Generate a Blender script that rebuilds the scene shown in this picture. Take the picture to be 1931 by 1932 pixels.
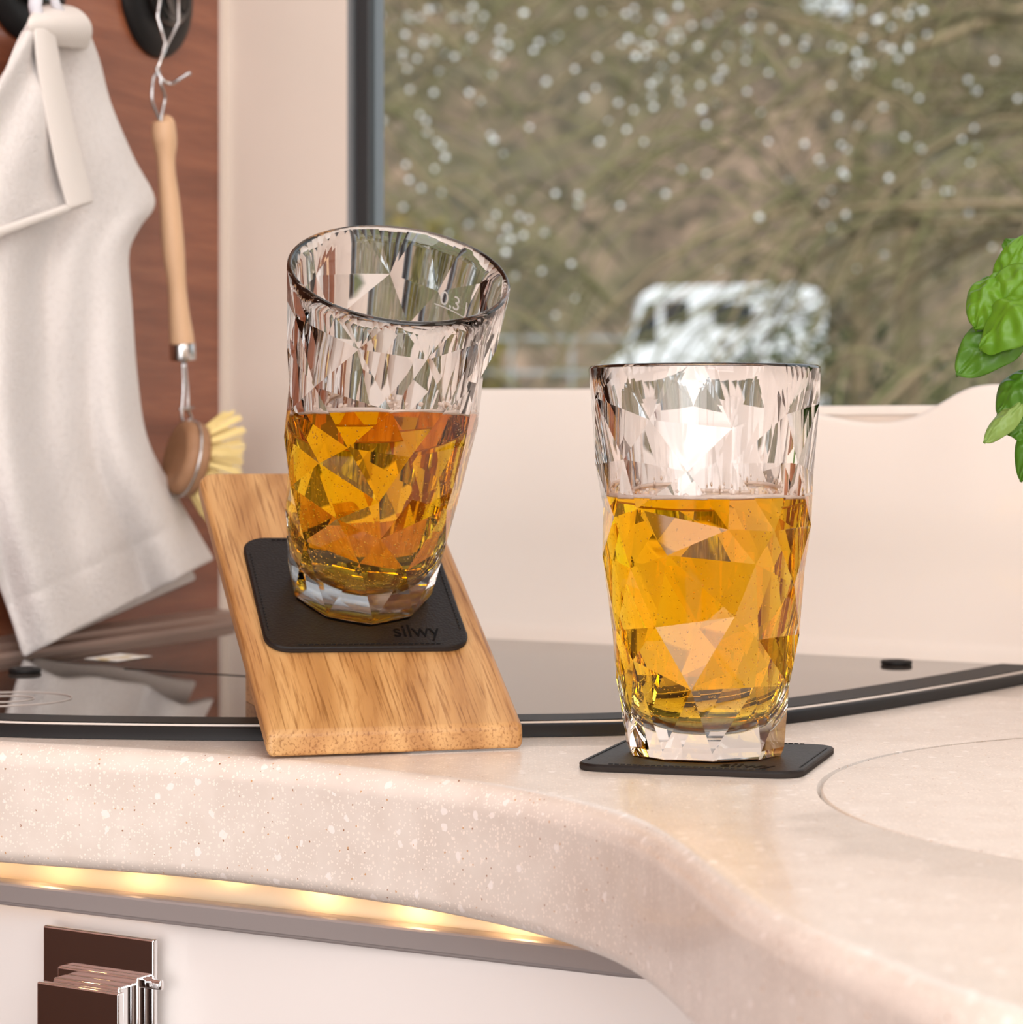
import bpy, bmesh, math, random
from mathutils import Vector, Matrix, noise
import numpy as np

# ------------------------------------------------------------------ clear
for o in list(bpy.data.objects): bpy.data.objects.remove(o)
sc = bpy.context.scene
C = sc.collection
PI = math.pi
W_PX, H_PX = 1931, 1932
F = 4780.0            # focal length in pixels
HOR = 820.0           # horizon row
H0 = 0.1195           # camera height above the worktop
random.seed(7)

# ------------------------------------------------------------------ camera
cam_d = bpy.data.cameras.new('camera')
cam = bpy.data.objects.new('camera', cam_d); C.objects.link(cam)
cam.location = (0, 0, H0); cam.rotation_euler = (PI/2, 0, 0)
cam_d.sensor_fit = 'HORIZONTAL'; cam_d.sensor_width = 36
cam_d.lens = F/W_PX*36
cam_d.shift_y = -(H_PX/2-HOR)/W_PX
cam_d.clip_start = 0.02; cam_d.clip_end = 500
cam_d.dof.use_dof = True; cam_d.dof.focus_distance = 0.93
cam_d.dof.aperture_fstop = 18
sc.camera = cam

# ------------------------------------------------------------------ world: pale overcast sky
wd = bpy.data.worlds.new('sky'); sc.world = wd; wd.use_nodes = True
nt = wd.node_tree; nt.nodes.clear()
wo = nt.nodes.new('ShaderNodeOutputWorld'); bg = nt.nodes.new('ShaderNodeBackground')
tc = nt.nodes.new('ShaderNodeTexCoord'); sp = nt.nodes.new('ShaderNodeSeparateXYZ')
rp = nt.nodes.new('ShaderNodeValToRGB')
nt.links.new(tc.outputs['Generated'], sp.inputs[0]); nt.links.new(sp.outputs['Z'], rp.inputs[0])
rp.color_ramp.elements[0].color = (0.72, 0.76, 0.80, 1); rp.color_ramp.elements[1].color = (0.80, 0.88, 1.0, 1)
nt.links.new(rp.outputs[0], bg.inputs[0]); bg.inputs[1].default_value = 1.7
nt.links.new(bg.outputs[0], wo.inputs[0])

def light(name, kind, loc, energy, color, size=1, size_y=None, target=None, angle=None):
    d = bpy.data.lights.new(name, kind); d.energy = energy; d.color = color
    if kind == 'AREA':
        d.size = size
        if size_y: d.shape = 'RECTANGLE'; d.size_y = size_y
    if angle is not None: d.angle = angle
    o = bpy.data.objects.new(name, d); C.objects.link(o); o.location = loc
    if target is not None:
        o.rotation_euler = (Vector(target)-Vector(loc)).to_track_quat('-Z', 'Y').to_euler()
    return o
light('daylight', 'SUN', (0, -3, 12), 3.2, (1, 0.95, 0.88), target=(0.5, 1.2, 8.6), angle=0.35)
light('ceiling_lamp', 'AREA', (0.0, 0.65, 1.04), 4.0, (1, 0.96, 0.93), 1.0, 0.8, target=(0.1, 0.75, 0))
light('softbox', 'AREA', (0.25, -0.60, 0.62), 22, (1, 0.985, 0.98), 1.6, 1.1, target=(-0.05, 1.15, 0.0))
light('fill_light', 'AREA', (-0.70, -0.45, 0.0), 16.5, (1, 0.965, 0.955), 1.3, 0.9, target=(0.0, 1.15, 0.0))  # unseen fill added to brighten the apron and cabinet front
light('side_lamp', 'AREA', (1.0, 0.1, 0.45), 2.0, (1, 0.90, 0.80), 0.45, 0.6, target=(0.05, 1.1, 0.05))

sc.view_settings.view_transform = 'Standard'; sc.view_settings.look = 'None'
sc.view_settings.gamma = 1; sc.view_settings.use_curve_mapping = False
sc.view_settings.exposure = 0.06
cy = sc.cycles
cy.max_bounces = 28; cy.transmission_bounces = 28; cy.glossy_bounces = 6; cy.diffuse_bounces = 4
cy.transparent_max_bounces = 24; cy.sample_clamp_indirect = 6; cy.use_denoising = True
cy.blur_glossy = 0.3

# ------------------------------------------------------------------ helpers
def P(px, py, Y):                       # pixel -> world point at depth Y
    return Vector(((px-W_PX/2)/F*Y, Y, H0-(py-HOR)/F*Y))
def G(px, py, z=0.0):                   # pixel -> world point on the plane of height z
    Y = F*(H0-z)/(py-HOR); return P(px, py, Y)
def V(px, py, p0, n):                   # pixel -> world point on a vertical plane
    d = Vector(((px-W_PX/2)/F, 1, -(py-HOR)/F)); o = Vector((0, 0, H0))
    t = (Vector(p0)-o).dot(n)/d.dot(n); return o+d*t

class MB:
    def __init__(s): s.v = []; s.f = []; s.sm = []
    def add(s, vs, fs, smooth=False):
        b = len(s.v); s.v += [Vector(v) for v in vs]; s.f += [[b+i for i in f] for f in fs]; s.sm += [smooth]*len(fs)
    def box(s, c, size, M=None):
        x, y, z = [k/2 for k in size]; M = M or Matrix.Identity(3); c = Vector(c)
        vs = [c+M@Vector((a*x, b*y, d*z)) for d in (-1, 1) for a, b in ((-1, -1), (1, -1), (1, 1), (-1, 1))]
        s.add(vs, [(3, 2, 1, 0), (4, 5, 6, 7), (0, 1, 5, 4), (1, 2, 6, 5), (2, 3, 7, 6), (3, 0, 4, 7)])
    def tube(s, pts, rad, n=8, caps=True, smooth=True, closed=False):
        pts = [Vector(p) for p in pts]; k = len(pts)
        if not hasattr(rad, '__len__'): rad = [rad]*k
        vs = []; up = None
        for i, p in enumerate(pts):
            a = pts[(i-1) % k] if (i or closed) else p; b = pts[(i+1) % k] if (i < k-1 or closed) else p
            t = (b-a).normalized()
            if up is None: up = t.orthogonal().normalized()
            up = (up-t*up.dot(t)); up = up.normalized() if up.length > 1e-9 else t.orthogonal().normalized()
            w = t.cross(up)
            for j in range(n):
                q = 2*PI*j/n; vs.append(p+(up*math.cos(q)+w*math.sin(q))*rad[i])
        fs = []
        for i in range(k if closed else k-1):
            i2 = (i+1) % k
            for j in range(n):
                fs.append((i*n+j, i*n+(j+1) % n, i2*n+(j+1) % n, i2*n+j))
        if caps and not closed: fs += [tuple(range(n-1, -1, -1)), tuple((k-1)*n+j for j in range(n))]
        s.add(vs, fs, smooth)
    def lathe(s, prof, n=32, M=None, smooth=True, cap0=True, cap1=True):
        M = M or Matrix.Identity(4); vs = []; fs = []
        for r, z in prof:
            for j in range(n):
                q = 2*PI*j/n; vs.append(M@Vector((r*math.cos(q), r*math.sin(q), z)))
        for i in range(len(prof)-1):
            for j in range(n):
                fs.append((i*n+j, i*n+(j+1) % n, (i+1)*n+(j+1) % n, (i+1)*n+j))
        if cap0: fs.append(tuple(range(n-1, -1, -1)))
        if cap1: fs.append(tuple((len(prof)-1)*n+j for j in range(n)))
        s.add(vs, fs, smooth)
    def grid(s, rows, smooth=True):
        n = len(rows[0]); vs = [p for r in rows for p in r]
        fs = [(i*n+j, i*n+j+1, (i+1)*n+j+1, (i+1)*n+j) for i in range(len(rows)-1) for j in range(n-1)]
        s.add(vs, fs, smooth)
    def build(s, name, mat, parent=None, fix=True):
        me = bpy.data.meshes.new(name); me.from_pydata([tuple(v) for v in s.v], [], s.f)
        me.polygons.foreach_set('use_smooth', s.sm)
        if fix:
            bm = bmesh.new(); bm.from_mesh(me); bmesh.ops.recalc_face_normals(bm, faces=bm.faces); bm.to_mesh(me); bm.free()
        me.materials.append(mat)
        o = bpy.data.objects.new(name, me); C.objects.link(o)
        if parent: o.parent = parent; o.matrix_parent_inverse = parent.matrix_world.inverted()
        return o
def tag(o, label=None, cat=None, group=None, kind=None):
    if label: o['label'] = label
    if cat: o['category'] = cat
    if group: o['group'] = group
    if kind: o['kind'] = kind
    return o
def thing(name, loc, label, cat, group=None):
    o = bpy.data.objects.new(name, None); C.objects.link(o); o.location = loc; o.empty_display_size = 0.02
    o.matrix_world = Matrix.Translation(Vector(loc))
    return tag(o, label, cat, group)
def bevel(o, w, seg=3, ang=35):
    m = o.modifiers.new('bevel', 'BEVEL'); m.width = w; m.segments = seg; m.limit_method = 'ANGLE'; m.angle_limit = math.radians(ang)
    m.harden_normals = False
    for p in o.data.polygons: p.use_smooth = True
    w_ = o.modifiers.new('wn', 'WEIGHTED_NORMAL'); w_.keep_sharp = True
    return o
def spline(pts, n=12):                   # Catmull-Rom through points (Vectors)
    pts = [Vector(p) for p in pts]; out = []
    q = [pts[0]*2-pts[1]]+pts+[pts[-1]*2-pts[-2]]
    for i in range(1, len(q)-2):
        for k in range(n):
            t = k/n; a, b, c, d = q[i-1], q[i], q[i+1], q[i+2]
            out.append(0.5*((2*b)+(c-a)*t+(2*a-5*b+4*c-d)*t*t+(3*b-a-3*c+d)*t**3))
    out.append(pts[-1]); return out

# ------------------------------------------------------------------ materials
def mat(name, color=(0.8, 0.8, 0.8), rough=0.5, metal=0, ior=1.45, trans=0, coat=0, sheen=0, sss=0, spec=None):
    m = bpy.data.materials.new(name); m.use_nodes = True
    b = m.node_tree.nodes['Principled BSDF']
    b.inputs['Base Color'].default_value = (*color, 1); b.inputs['Roughness'].default_value = rough
    b.inputs['Metallic'].default_value = metal; b.inputs['IOR'].default_value = ior
    b.inputs['Transmission Weight'].default_value = trans; b.inputs['Coat Weight'].default_value = coat
    b.inputs['Sheen Weight'].default_value = sheen
    b.inputs['Coat Roughness'].default_value = 0.05
    if spec is not None: b.inputs['Specular IOR Level'].default_value = spec
    if sss: b.inputs['Subsurface Weight'].default_value = sss; b.inputs['Subsurface Radius'].default_value = (0.004, 0.003, 0.002)
    return m
class N:
    def __init__(s, m): s.t = m.node_tree; s.b = s.t.nodes['Principled BSDF']
    def n(s, typ, **kw):
        x = s.t.nodes.new('ShaderNode'+typ)
        for k, v in kw.items():
            if k in x.inputs: x.inputs[k].default_value = v
            else: setattr(x, k, v)
        return x
    def l(s, a, b): s.t.links.new(a, b)
    def coord(s, scale=(1, 1, 1), rot=(0, 0, 0), kind='Object'):
        tc = s.n('TexCoord'); mp = s.n('Mapping'); mp.inputs['Scale'].default_value = scale; mp.inputs['Rotation'].default_value = rot
        s.l(tc.outputs[kind], mp.inputs[0]); return mp.outputs[0]
    def ramp(s, fac, stops):
        r = s.n('ValToRGB'); e = r.color_ramp.elements
        while len(e) < len(stops): e.new(0.5)
        for q, (p, c) in zip(e, stops): q.position = p; q.color = (*c, 1) if len(c) == 3 else c
        s.l(fac, r.inputs[0]); return r.outputs[0]
    def mix(s, fac, a, b, mode='MIX'):
        x = s.n('Mix', data_type='RGBA', blend_type=mode)
        for sock, val in ((x.inputs[0], fac), (x.inputs[6], a), (x.inputs[7], b)):
            if isinstance(val, (int, float)): sock.default_value = val
            elif isinstance(val, tuple): sock.default_value = (*val, 1)
            else: s.l(val, sock)
        return x.outputs[2]
    def noise(s, co, scale, detail=4, rough=0.5, dist=0):
        x = s.n('TexNoise'); x.inputs['Scale'].default_value = scale; x.inputs['Detail'].default_value = detail
        x.inputs['Roughness'].default_value = rough; x.inputs['Distortion'].default_value = dist; s.l(co, x.inputs['Vector']); return x.outputs['Fac']
    def voro(s, co, scale, rand=1, feature='F1'):
        x = s.n('TexVoronoi', feature=feature); x.inputs['Scale'].default_value = scale; x.inputs['Randomness'].default_value = rand
        s.l(co, x.inputs['Vector']); return x
    def bump(s, h, strength=0.3, dist=0.001):
        x = s.n('Bump'); x.inputs['Strength'].default_value = strength; x.inputs['Distance'].default_value = dist
        s.l(h, x.inputs['Height']); s.l(x.outputs[0], s.b.inputs['Normal'])
    def col(s, c): s.l(c, s.b.inputs['Base Color'])

def stone_mat():
    m = mat('solid_surface', (0.76, 0.64, 0.53), 0.28, coat=0.15); n = N(m)
    co = n.coord()
    base = n.ramp(n.noise(co, 60, 4), [(0.3, (0.70, 0.615, 0.545)), (0.7, (0.78, 0.705, 0.635))])
    # pale chips of two sizes: a cell's random value selects which cells hold a chip
    def chips(src, scale, thr, rad, seed):
        mp = n.n('Mapping'); mp.inputs['Location'].default_value = (seed, seed*1.7, 0); n.l(co, mp.inputs[0])
        dn = n.n('TexNoise'); dn.inputs['Scale'].default_value = scale*2.2; n.l(mp.outputs[0], dn.inputs['Vector'])
        ad = n.n('VectorMath', operation='MULTIPLY_ADD'); n.l(dn.outputs['Color'], ad.inputs[0])
        ad.inputs[1].default_value = (0.5/scale,)*3; n.l(mp.outputs[0], ad.inputs[2])
        v = n.voro(ad.outputs[0], scale)
        se = n.n('SeparateColor'); n.l(v.outputs['Color'], se.inputs[0])
        a = n.n('Math', operation='GREATER_THAN'); n.l(se.outputs[0], a.inputs[0]); a.inputs[1].default_value = thr
        b = n.n('Math', operation='LESS_THAN'); n.l(v.outputs['Distance'], b.inputs[0]); b.inputs[1].default_value = rad
        c = n.n('Math', operation='MULTIPLY'); n.l(a.outputs[0], c.inputs[0]); n.l(b.outputs[0], c.inputs[1])
        return c.outputs[0]
    c = n.mix(chips(base, 190, 0.86, 0.30, 0), base, (0.90, 0.83, 0.78))
    c = n.mix(chips(base, 520, 0.66, 0.30, 2), c, (0.90, 0.80, 0.71))
    c = n.mix(chips(base, 1000, 0.72, 0.36, 3), c, (0.92, 0.82, 0.74))
    c = n.mix(chips(base, 620, 0.972, 0.22, 5), c, (0.33, 0.16, 0.08))
    c = n.mix(chips(base, 620, 0.972, 0.25, 9), c, (0.62, 0.36, 0.18))
    n.col(c); return m
def oak_mat():
    m = mat('oak', (0.6, 0.35, 0.14), 0.42); n = N(m)
    co = n.coord((1, 0.075, 1), (0, 0, 0.0))
    # grain swirls across the board near a knot
    big = n.n('TexNoise'); big.inputs['Scale'].default_value = 13; big.inputs['Detail'].default_value = 1.5
    c1 = n.coord((1, 0.42, 1)); n.l(c1, big.inputs['Vector'])
    ad = n.n('VectorMath', operation='MULTIPLY_ADD'); n.l(big.outputs['Color'], ad.inputs[0]); ad.inputs[1].default_value = (0.060, 0.012, 0.03); n.l(co, ad.inputs[2])
    w = n.noise(ad.outputs[0], 420, 3, 0.6)
    wv = n.n('TexWave', wave_type='BANDS', bands_direction='X'); wv.inputs['Scale'].default_value = 14; wv.inputs['Distortion'].default_value = 5
    wv.inputs['Detail'].default_value = 3; n.l(ad.outputs[0], wv.inputs['Vector'])
    base = n.ramp(wv.outputs['Fac'], [(0, (0.50, 0.265, 0.098)), (0.5, (0.59, 0.335, 0.132)), (1, (0.655, 0.395, 0.168))])
    fine = n.ramp(w, [(0.3, (0.66, 0.56, 0.46)), (0.5, (0.96, 0.95, 0.94)), (1, (1, 1, 1))])
    c = n.mix(0.7, base, fine, 'MULTIPLY')
    rg = n.n('TexWave', wave_type='RINGS', rings_direction='Z'); rg.inputs['Scale'].default_value = 16; rg.inputs['Distortion'].default_value = 3.5; rg.inputs['Detail'].default_value = 2
    mp2 = n.n('Mapping'); mp2.inputs['Location'].default_value = (-0.066, -0.012, 0); mp2.inputs['Scale'].default_value = (1, 0.45, 1); tc2 = n.n('TexCoord'); n.l(tc2.outputs['Object'], mp2.inputs[0]); n.l(mp2.outputs[0], rg.inputs['Vector'])
    c = n.mix(0.55, c, n.ramp(rg.outputs['Fac'], [(0.0, (0.80, 0.74, 0.66)), (0.25, (1, 1, 1)), (1, (1.0, 0.98, 0.95))]), 'MULTIPLY')
    pores = n.noise(n.coord((1, 0.03, 1)), 900, 2, 0.5)
    c = n.mix(0.8, c, n.ramp(pores, [(0.35, (0.55, 0.45, 0.36)), (0.47, (1, 1, 1))]), 'MULTIPLY')
    cl = n.ramp(n.noise(c1, 9, 2), [(0.35, (0.86, 0.80, 0.74)), (0.65, (1.0, 1.0, 1.0))])
    c = n.mix(0.9, c, cl, 'MULTIPLY')
    n.col(c); n.bump(pores, 0.25, 0.0004); return m
def laminate_mat():
    m = mat('wood_laminate', (0.3, 0.1, 0.05), 0.32, coat=0.35); m.node_tree.nodes['Principled BSDF'].inputs['Coat Roughness'].default_value = 0.12
    n = N(m)
    co = n.coord((0.35, 0.35, 5), (0.0, 0.0, 0))
    a = n.noise(co, 14, 6, 0.6, 0.4)
    b = n.noise(n.coord((1.2, 1.2, 16)), 30, 4, 0.6)
    c = n.ramp(a, [(0.3, (0.185, 0.050, 0.020)), (0.5, (0.27, 0.082, 0.036)), (0.7, (0.36, 0.125, 0.060))])
    c = n.mix(0.5, c, n.ramp(b, [(0.3, (0.70, 0.66, 0.62)), (0.6, (1, 1, 1))]), 'MULTIPLY')
    n.col(c); return m
def terry_mat(name='terry', fine=420, strength=0.9, dist=0.0018, color=(0.83, 0.775, 0.735)):
    m = mat(name, color, 0.95, sheen=0.25, spec=0.1); n = N(m)
    co = n.coord()
    a = n.noise(co, fine, 4, 0.8)
    n.col(n.mix(n.ramp(n.noise(co, 330, 3, 0.7), [(0.36, (0.80, 0.78, 0.77)), (0.52, (1, 1, 1))]), n.mix(0.0, (0.66, 0.60, 0.57), (0, 0, 0)), n.mix(n.noise(co, 25, 3), (0.92, 0.86, 0.82), (0.88, 0.83, 0.81))))  # shade between the terry loops is mixed into the colour
    n.bump(a, strength, dist); return m
def hem_mat():
    m = mat('woven_hem', (0.78, 0.725, 0.68), 0.9, spec=0.15); n = N(m)
    co = n.coord(); w = n.n('TexWave'); w.inputs['Scale'].default_value = 420; n.l(co, w.inputs['Vector'])
    n.bump(w.outputs['Fac'], 0.25, 0.0004); return m
def leather_mat(c=(0.011, 0.0075, 0.0065), r=0.5):
    m = mat('black_leather', c, r, spec=0.28); n = N(m); co = n.coord()
    v = n.voro(co, 900); n.bump(v.outputs['Distance'], 0.35, 0.0003)
    return m
def leaf_mat(name, c0, c1):
    m = mat(name, c0, 0.38, spec=0.5); n = N(m); co = n.coord()
    n.col(n.mix(n.noise(co, 55, 4), c0, c1))
    n.b.inputs['Subsurface Weight'].default_value = 0.0
    tr = n.n('BsdfTranslucent'); tr.inputs[0].default_value = (c1[0]*1.2, c1[1]*1.0, c1[2]*0.5, 1)
    mx = n.n('MixShader'); mx.inputs[0].default_value = 0.22
    out = m.node_tree.nodes['Material Output']; n.l(n.b.outputs[0], mx.inputs[1]); n.l(tr.outputs[0], mx.inputs[2]); n.l(mx.outputs[0], out.inputs[0])
    n.bump(n.noise(co, 260, 2), 0.2, 0.0006)
    return m
M = {}
M['stone'] = stone_mat(); M['oak'] = oak_mat(); M['laminate'] = laminate_mat()
M['terry'] = terry_mat(); M['hem'] = hem_mat(); M['leather'] = leather_mat()
M['leather_edge'] = mat('leather_edge', (0.032, 0.026, 0.023), 0.85, spec=0.2)
M['cream'] = mat('cream_panel', (0.73, 0.635, 0.555), 0.35, coat=0.2)
M['splash'] = mat('splash_panel', (0.85, 0.79, 0.73), 0.28, coat=0.3)
M['white_front'] = mat('white_front', (0.84, 0.79, 0.76), 0.22, coat=0.4)
M['rail'] = mat('satin_aluminium', (0.36, 0.32, 0.31), 0.35, metal=0.25)
M['chrome'] = mat('chrome', (0.86, 0.86, 0.87), 0.06, metal=1)
M['steel'] = mat('steel', (0.62, 0.62, 0.63), 0.2, metal=1)
M['rubber'] = mat('black_rubber', (0.012, 0.011, 0.011), 0.5, spec=0.25)
M['black_frame'] = mat('black_frame', (0.030, 0.032, 0.034), 0.45)
M['grey_frame'] = mat('grey_strip', (0.22, 0.23, 0.24), 0.5)
M['black_gloss'] = mat('black_gloss', (0.006, 0.006, 0.006), 0.12, coat=0.5)
M['silicone'] = mat('brown_seal', (0.30, 0.20, 0.16), 0.35)
M['beech'] = mat('beech', (0.68, 0.43, 0.26), 0.5)
nb = N(M['beech']); nb.col(nb.mix(nb.noise(nb.coord((1, 1, 0.08)), 500, 3), (0.70, 0.45, 0.275), (0.64, 0.395, 0.23)))
M['beech_dark'] = mat('worn_beech', (0.36, 0.19, 0.10), 0.55)
nb = N(M['beech_dark']); nb.col(nb.mix(nb.noise(nb.coord((1, 1, 1)), 120, 3), (0.42, 0.23, 0.13), (0.27, 0.13, 0.06)))
M['bristle'] = mat('bristle', (0.86, 0.68, 0.30), 0.6)
M['floor'] = mat('floor_dark', (0.05, 0.022, 0.012), 0.5)
M['ceil'] = mat('ceiling', (0.70, 0.65, 0.60), 0.7)
M['darkwood'] = mat('dark_wood', (0.050, 0.015, 0.006), 0.5, spec=0.2)

def lid_mat():
    m = mat('dark_glass', (0.05, 0.04, 0.035), 0.015, ior=1.95); n = N(m)
    co = n.coord((1, 1, 1), (0, 0, 0.75)); w = n.n('TexWave', bands_direction='X'); w.inputs['Scale'].default_value = 130
    n.l(co, w.inputs['Vector'])
    n.col(n.ramp(w.outputs['Fac'], [(0.35, (0.020, 0.016, 0.014)), (0.65, (0.125, 0.105, 0.09))])); return m
M['lid'] = lid_mat()
def glass_mat():
    m = mat('clear_plastic_glass', (0.992, 0.985, 0.99), 0.0, ior=1.5, trans=1)
    return m
M['glass'] = glass_mat()
def beer_mat():
    m = bpy.data.materials.new('beer'); m.use_nodes = True; t = m.node_tree; t.nodes.clear()
    o = t.nodes.new('ShaderNodeOutputMaterial'); g = t.nodes.new('ShaderNodeBsdfGlass')
    g.inputs['Roughness'].default_value = 0; g.inputs['IOR'].default_value = 1.34
    tr = t.nodes.new('ShaderNodeBsdfTransparent'); at = t.nodes.new('ShaderNodeAttribute'); at.attribute_name = 'free_surface'
    mx = t.nodes.new('ShaderNodeMixShader'); t.links.new(at.outputs['Fac'], mx.inputs[0]); t.links.new(tr.outputs[0], mx.inputs[1]); t.links.new(g.outputs[0], mx.inputs[2])
    a = t.nodes.new('ShaderNodeVolumeAbsorption'); a.inputs['Color'].default_value = (0.985, 0.858, 0.0, 1); a.inputs['Density'].default_value = 90
    t.links.new(mx.outputs[0], o.inputs[0]); t.links.new(a.outputs[0], o.inputs[1]); return m
M['wet_wall'] = mat('glass_against_beer', (0.99, 0.985, 0.985), 0.0, ior=1.12, trans=1)
M['beer'] = beer_mat()
M['bubble'] = mat('bubble', (1, 0.93, 0.75), 0.0, ior=0.75, trans=1)
M['foam'] = mat('foam', (0.93, 0.80, 0.70), 0.5, trans=0.35, ior=1.1)
M['plate'] = mat('base_plate', (0.13, 0.095, 0.075), 0.14, metal=0.8)
M['etch'] = mat('etched_mark', (0.85, 0.83, 0.80), 0.5, trans=0.4, ior=1.2)
M['print'] = mat('grey_print', (0.60, 0.52, 0.47), 0.5)
def pane_mat():
    m = bpy.data.materials.new('window_pane'); m.use_nodes = True; t = m.node_tree; t.nodes.clear()
    o = t.nodes.new('ShaderNodeOutputMaterial'); tr = t.nodes.new('ShaderNodeBsdfTransparent'); gl = t.nodes.new('ShaderNodeBsdfGlossy')
    gl.inputs['Roughness'].default_value = 0.02; tr.inputs[0].default_value = (0.93, 0.94, 0.93, 1)
    fr = t.nodes.new('ShaderNodeFresnel'); fr.inputs[0].default_value = 1.2; mx = t.nodes.new('ShaderNodeMixShader')
    t.links.new(fr.outputs[0], mx.inputs[0]); t.links.new(tr.outputs[0], mx.inputs[1]); t.links.new(gl.outputs[0], mx.inputs[2]); t.links.new(mx.outputs[0], o.inputs[0]); return m
M['pane'] = pane_mat()

# ------------------------------------------------------------------ room axes
a_ = Vector((0.8526, -0.5225, 0))        # along the back wall to the right
b_ = Vector((0.5225, 0.8526, 0))         # away from the room
UP = Vector((0, 0, 1))
corner = Vector((-0.1743, 1.5325, 0))
w_ = Vector((0.38, 0.925, 0)).normalized()   # along the wood wall
ac = Vector((0.8725, -0.4886, 0)); bc = Vector((0.4886, 0.8725, 0)); RMc = Matrix((ac, bc, UP)).transposed()   # cabinet axes
RM = Matrix((a_, b_, UP)).transposed()   # room rotation
def R(u, v, z=0.0): return corner+a_*u+b_*v+UP*z      # room coordinates
ZC, ZF, ZL = 1.10, -0.92, 0.006
RW, RD = 1.95, 2.35
# --- room shell
nW = Vector((w_.y, -w_.x, 0)); RMw = Matrix((nW, w_, UP)).transposed()
WL = 2.7
m = MB(); m.box(corner-w_*(WL/2-0.02)-nW*0.015+UP*((ZC+ZF)/2), (0.03, WL+0.04, ZC-ZF), RMw); wl = m.build('wall_left', M['laminate']); tag(wl, kind='structure')
# back wall with window opening
pl_back = (corner, -b_)
u_l = (V(655, 400, corner, b_)-corner).dot(a_); u_r = 1.0; z_b = 0.1333; z_t = 0.62; TH = 0.035
m = MB()
def rb(mb, u0, u1, v0, v1, z0, z1): mb.box(R((u0+u1)/2, (v0+v1)/2, (z0+z1)/2), (abs(u1-u0), abs(v1-v0), z1-z0), RM)
rb(m, -0.03, u_l, 0, TH, ZF, ZC); rb(m, u_r, RW, 0, TH, ZF, ZC); rb(m, u_l, u_r, 0, TH, ZF, z_b); rb(m, u_l, u_r, 0, TH, z_t, ZC)
wb = m.build('wall_back', M['cream']); tag(wb, kind='structure')
m = MB(); rb(m, RW, RW+0.03, -RD, TH, ZF, ZC); tag(m.build('wall_right', M['cream']), kind='structure')
m = MB(); rb(m, -0.03, RW+0.03, -RD-0.03, -RD, ZF, ZC); tag(m.build('wall_rear', M['cream']), kind='structure')
m = MB(); rb(m, 0.0, RW, -RD, -RD+0.02, ZF, 0.0); tag(m.build('unseen_rear_panel', M['darkwood']), kind='structure')  # unseen dark panel behind the camera, placed for the latch to reflect
m = MB(); rb(m, -0.03, RW+0.03, -RD-0.03, TH, ZF-0.03, ZF); tag(m.build('floor', M['floor']), kind='structure')
m = MB(); rb(m, -0.03, RW+0.03, -RD-0.03, TH, ZC, ZC+0.03); tag(m.build('ceiling', M['ceil']), kind='structure')
# light wood-to-cream edge trim
m = MB(); rb(m, 0.0, 0.0035, -0.006, 0.0, ZL, ZC); o = m.build('trim_1', M['cream']); tag(o, kind='structure')
# window sill edge, rounded, just under the opening
m = MB(); rb(m, u_l, u_r, -0.0012, TH+0.003, z_b-0.004, z_b+0.0012); o = bevel(m.build('trim_2', M['splash']), 0.0012); tag(o, kind='structure')
# window
win = thing('window_1', R((u_l+u_r)/2, TH/2, z_b), None, None); tag(win, kind='structure')
fw = 0.0092
m = MB(); rb(m, u_l, u_l+0.0022, 0.0, TH, z_b, z_t); o = m.build('edge_strip', M['grey_frame'], win)
m = MB()
rb(m, u_l+0.0022, u_l+0.0055, 0.006, 0.012, z_b-0.005, z_t)
rb(m, u_l+0.0055, u_l+0.0055+fw, 0.001, 0.008, z_b-0.005, z_t); rb(m, u_r-fw, u_r, 0.001, 0.008, z_b-0.005, z_t)
rb(m, u_l+0.0055, u_r, 0.002, 0.009, z_t-0.02, z_t); rb(m, u_l+0.0055, u_r, TH-0.006, TH+0.006, z_b-0.006, z_b+0.001)
o = bevel(m.build('window_frame', M['black_frame'], win), 0.001)
m = MB(); rb(m, u_l+0.006, u_r-0.006, 0.0055, 0.0075, z_b-0.001, z_t-0.01); m.build('window_pane', M['pane'], win)
m = MB(); m.box(corner-w_*1.62+nW*0.01+UP*((ZF-0.10)/2), (0.02, 2.1, -0.10-ZF), RMw); tag(m.build('unseen_side_panel', M['darkwood']), kind='structure')  # unseen dark panel added to darken the chrome latch's reflection
# silicone seam along the wood wall
m = MB()
pr = [(0.0, 0.0), (0.016, 0.0), (0.0155, 0.0025), (0.009, 0.004), (0.008, 0.0065), (0.004, 0.0075), (0.0, 0.009)]
rows = []
for v in (0.0, -0.6): rows.append([corner+w_*v+nW*u+UP*(z+ZL) for u, z in pr])
m.grid(rows, False); tag(m.build('baseboard_left', M['silicone']), kind='structure')

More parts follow.
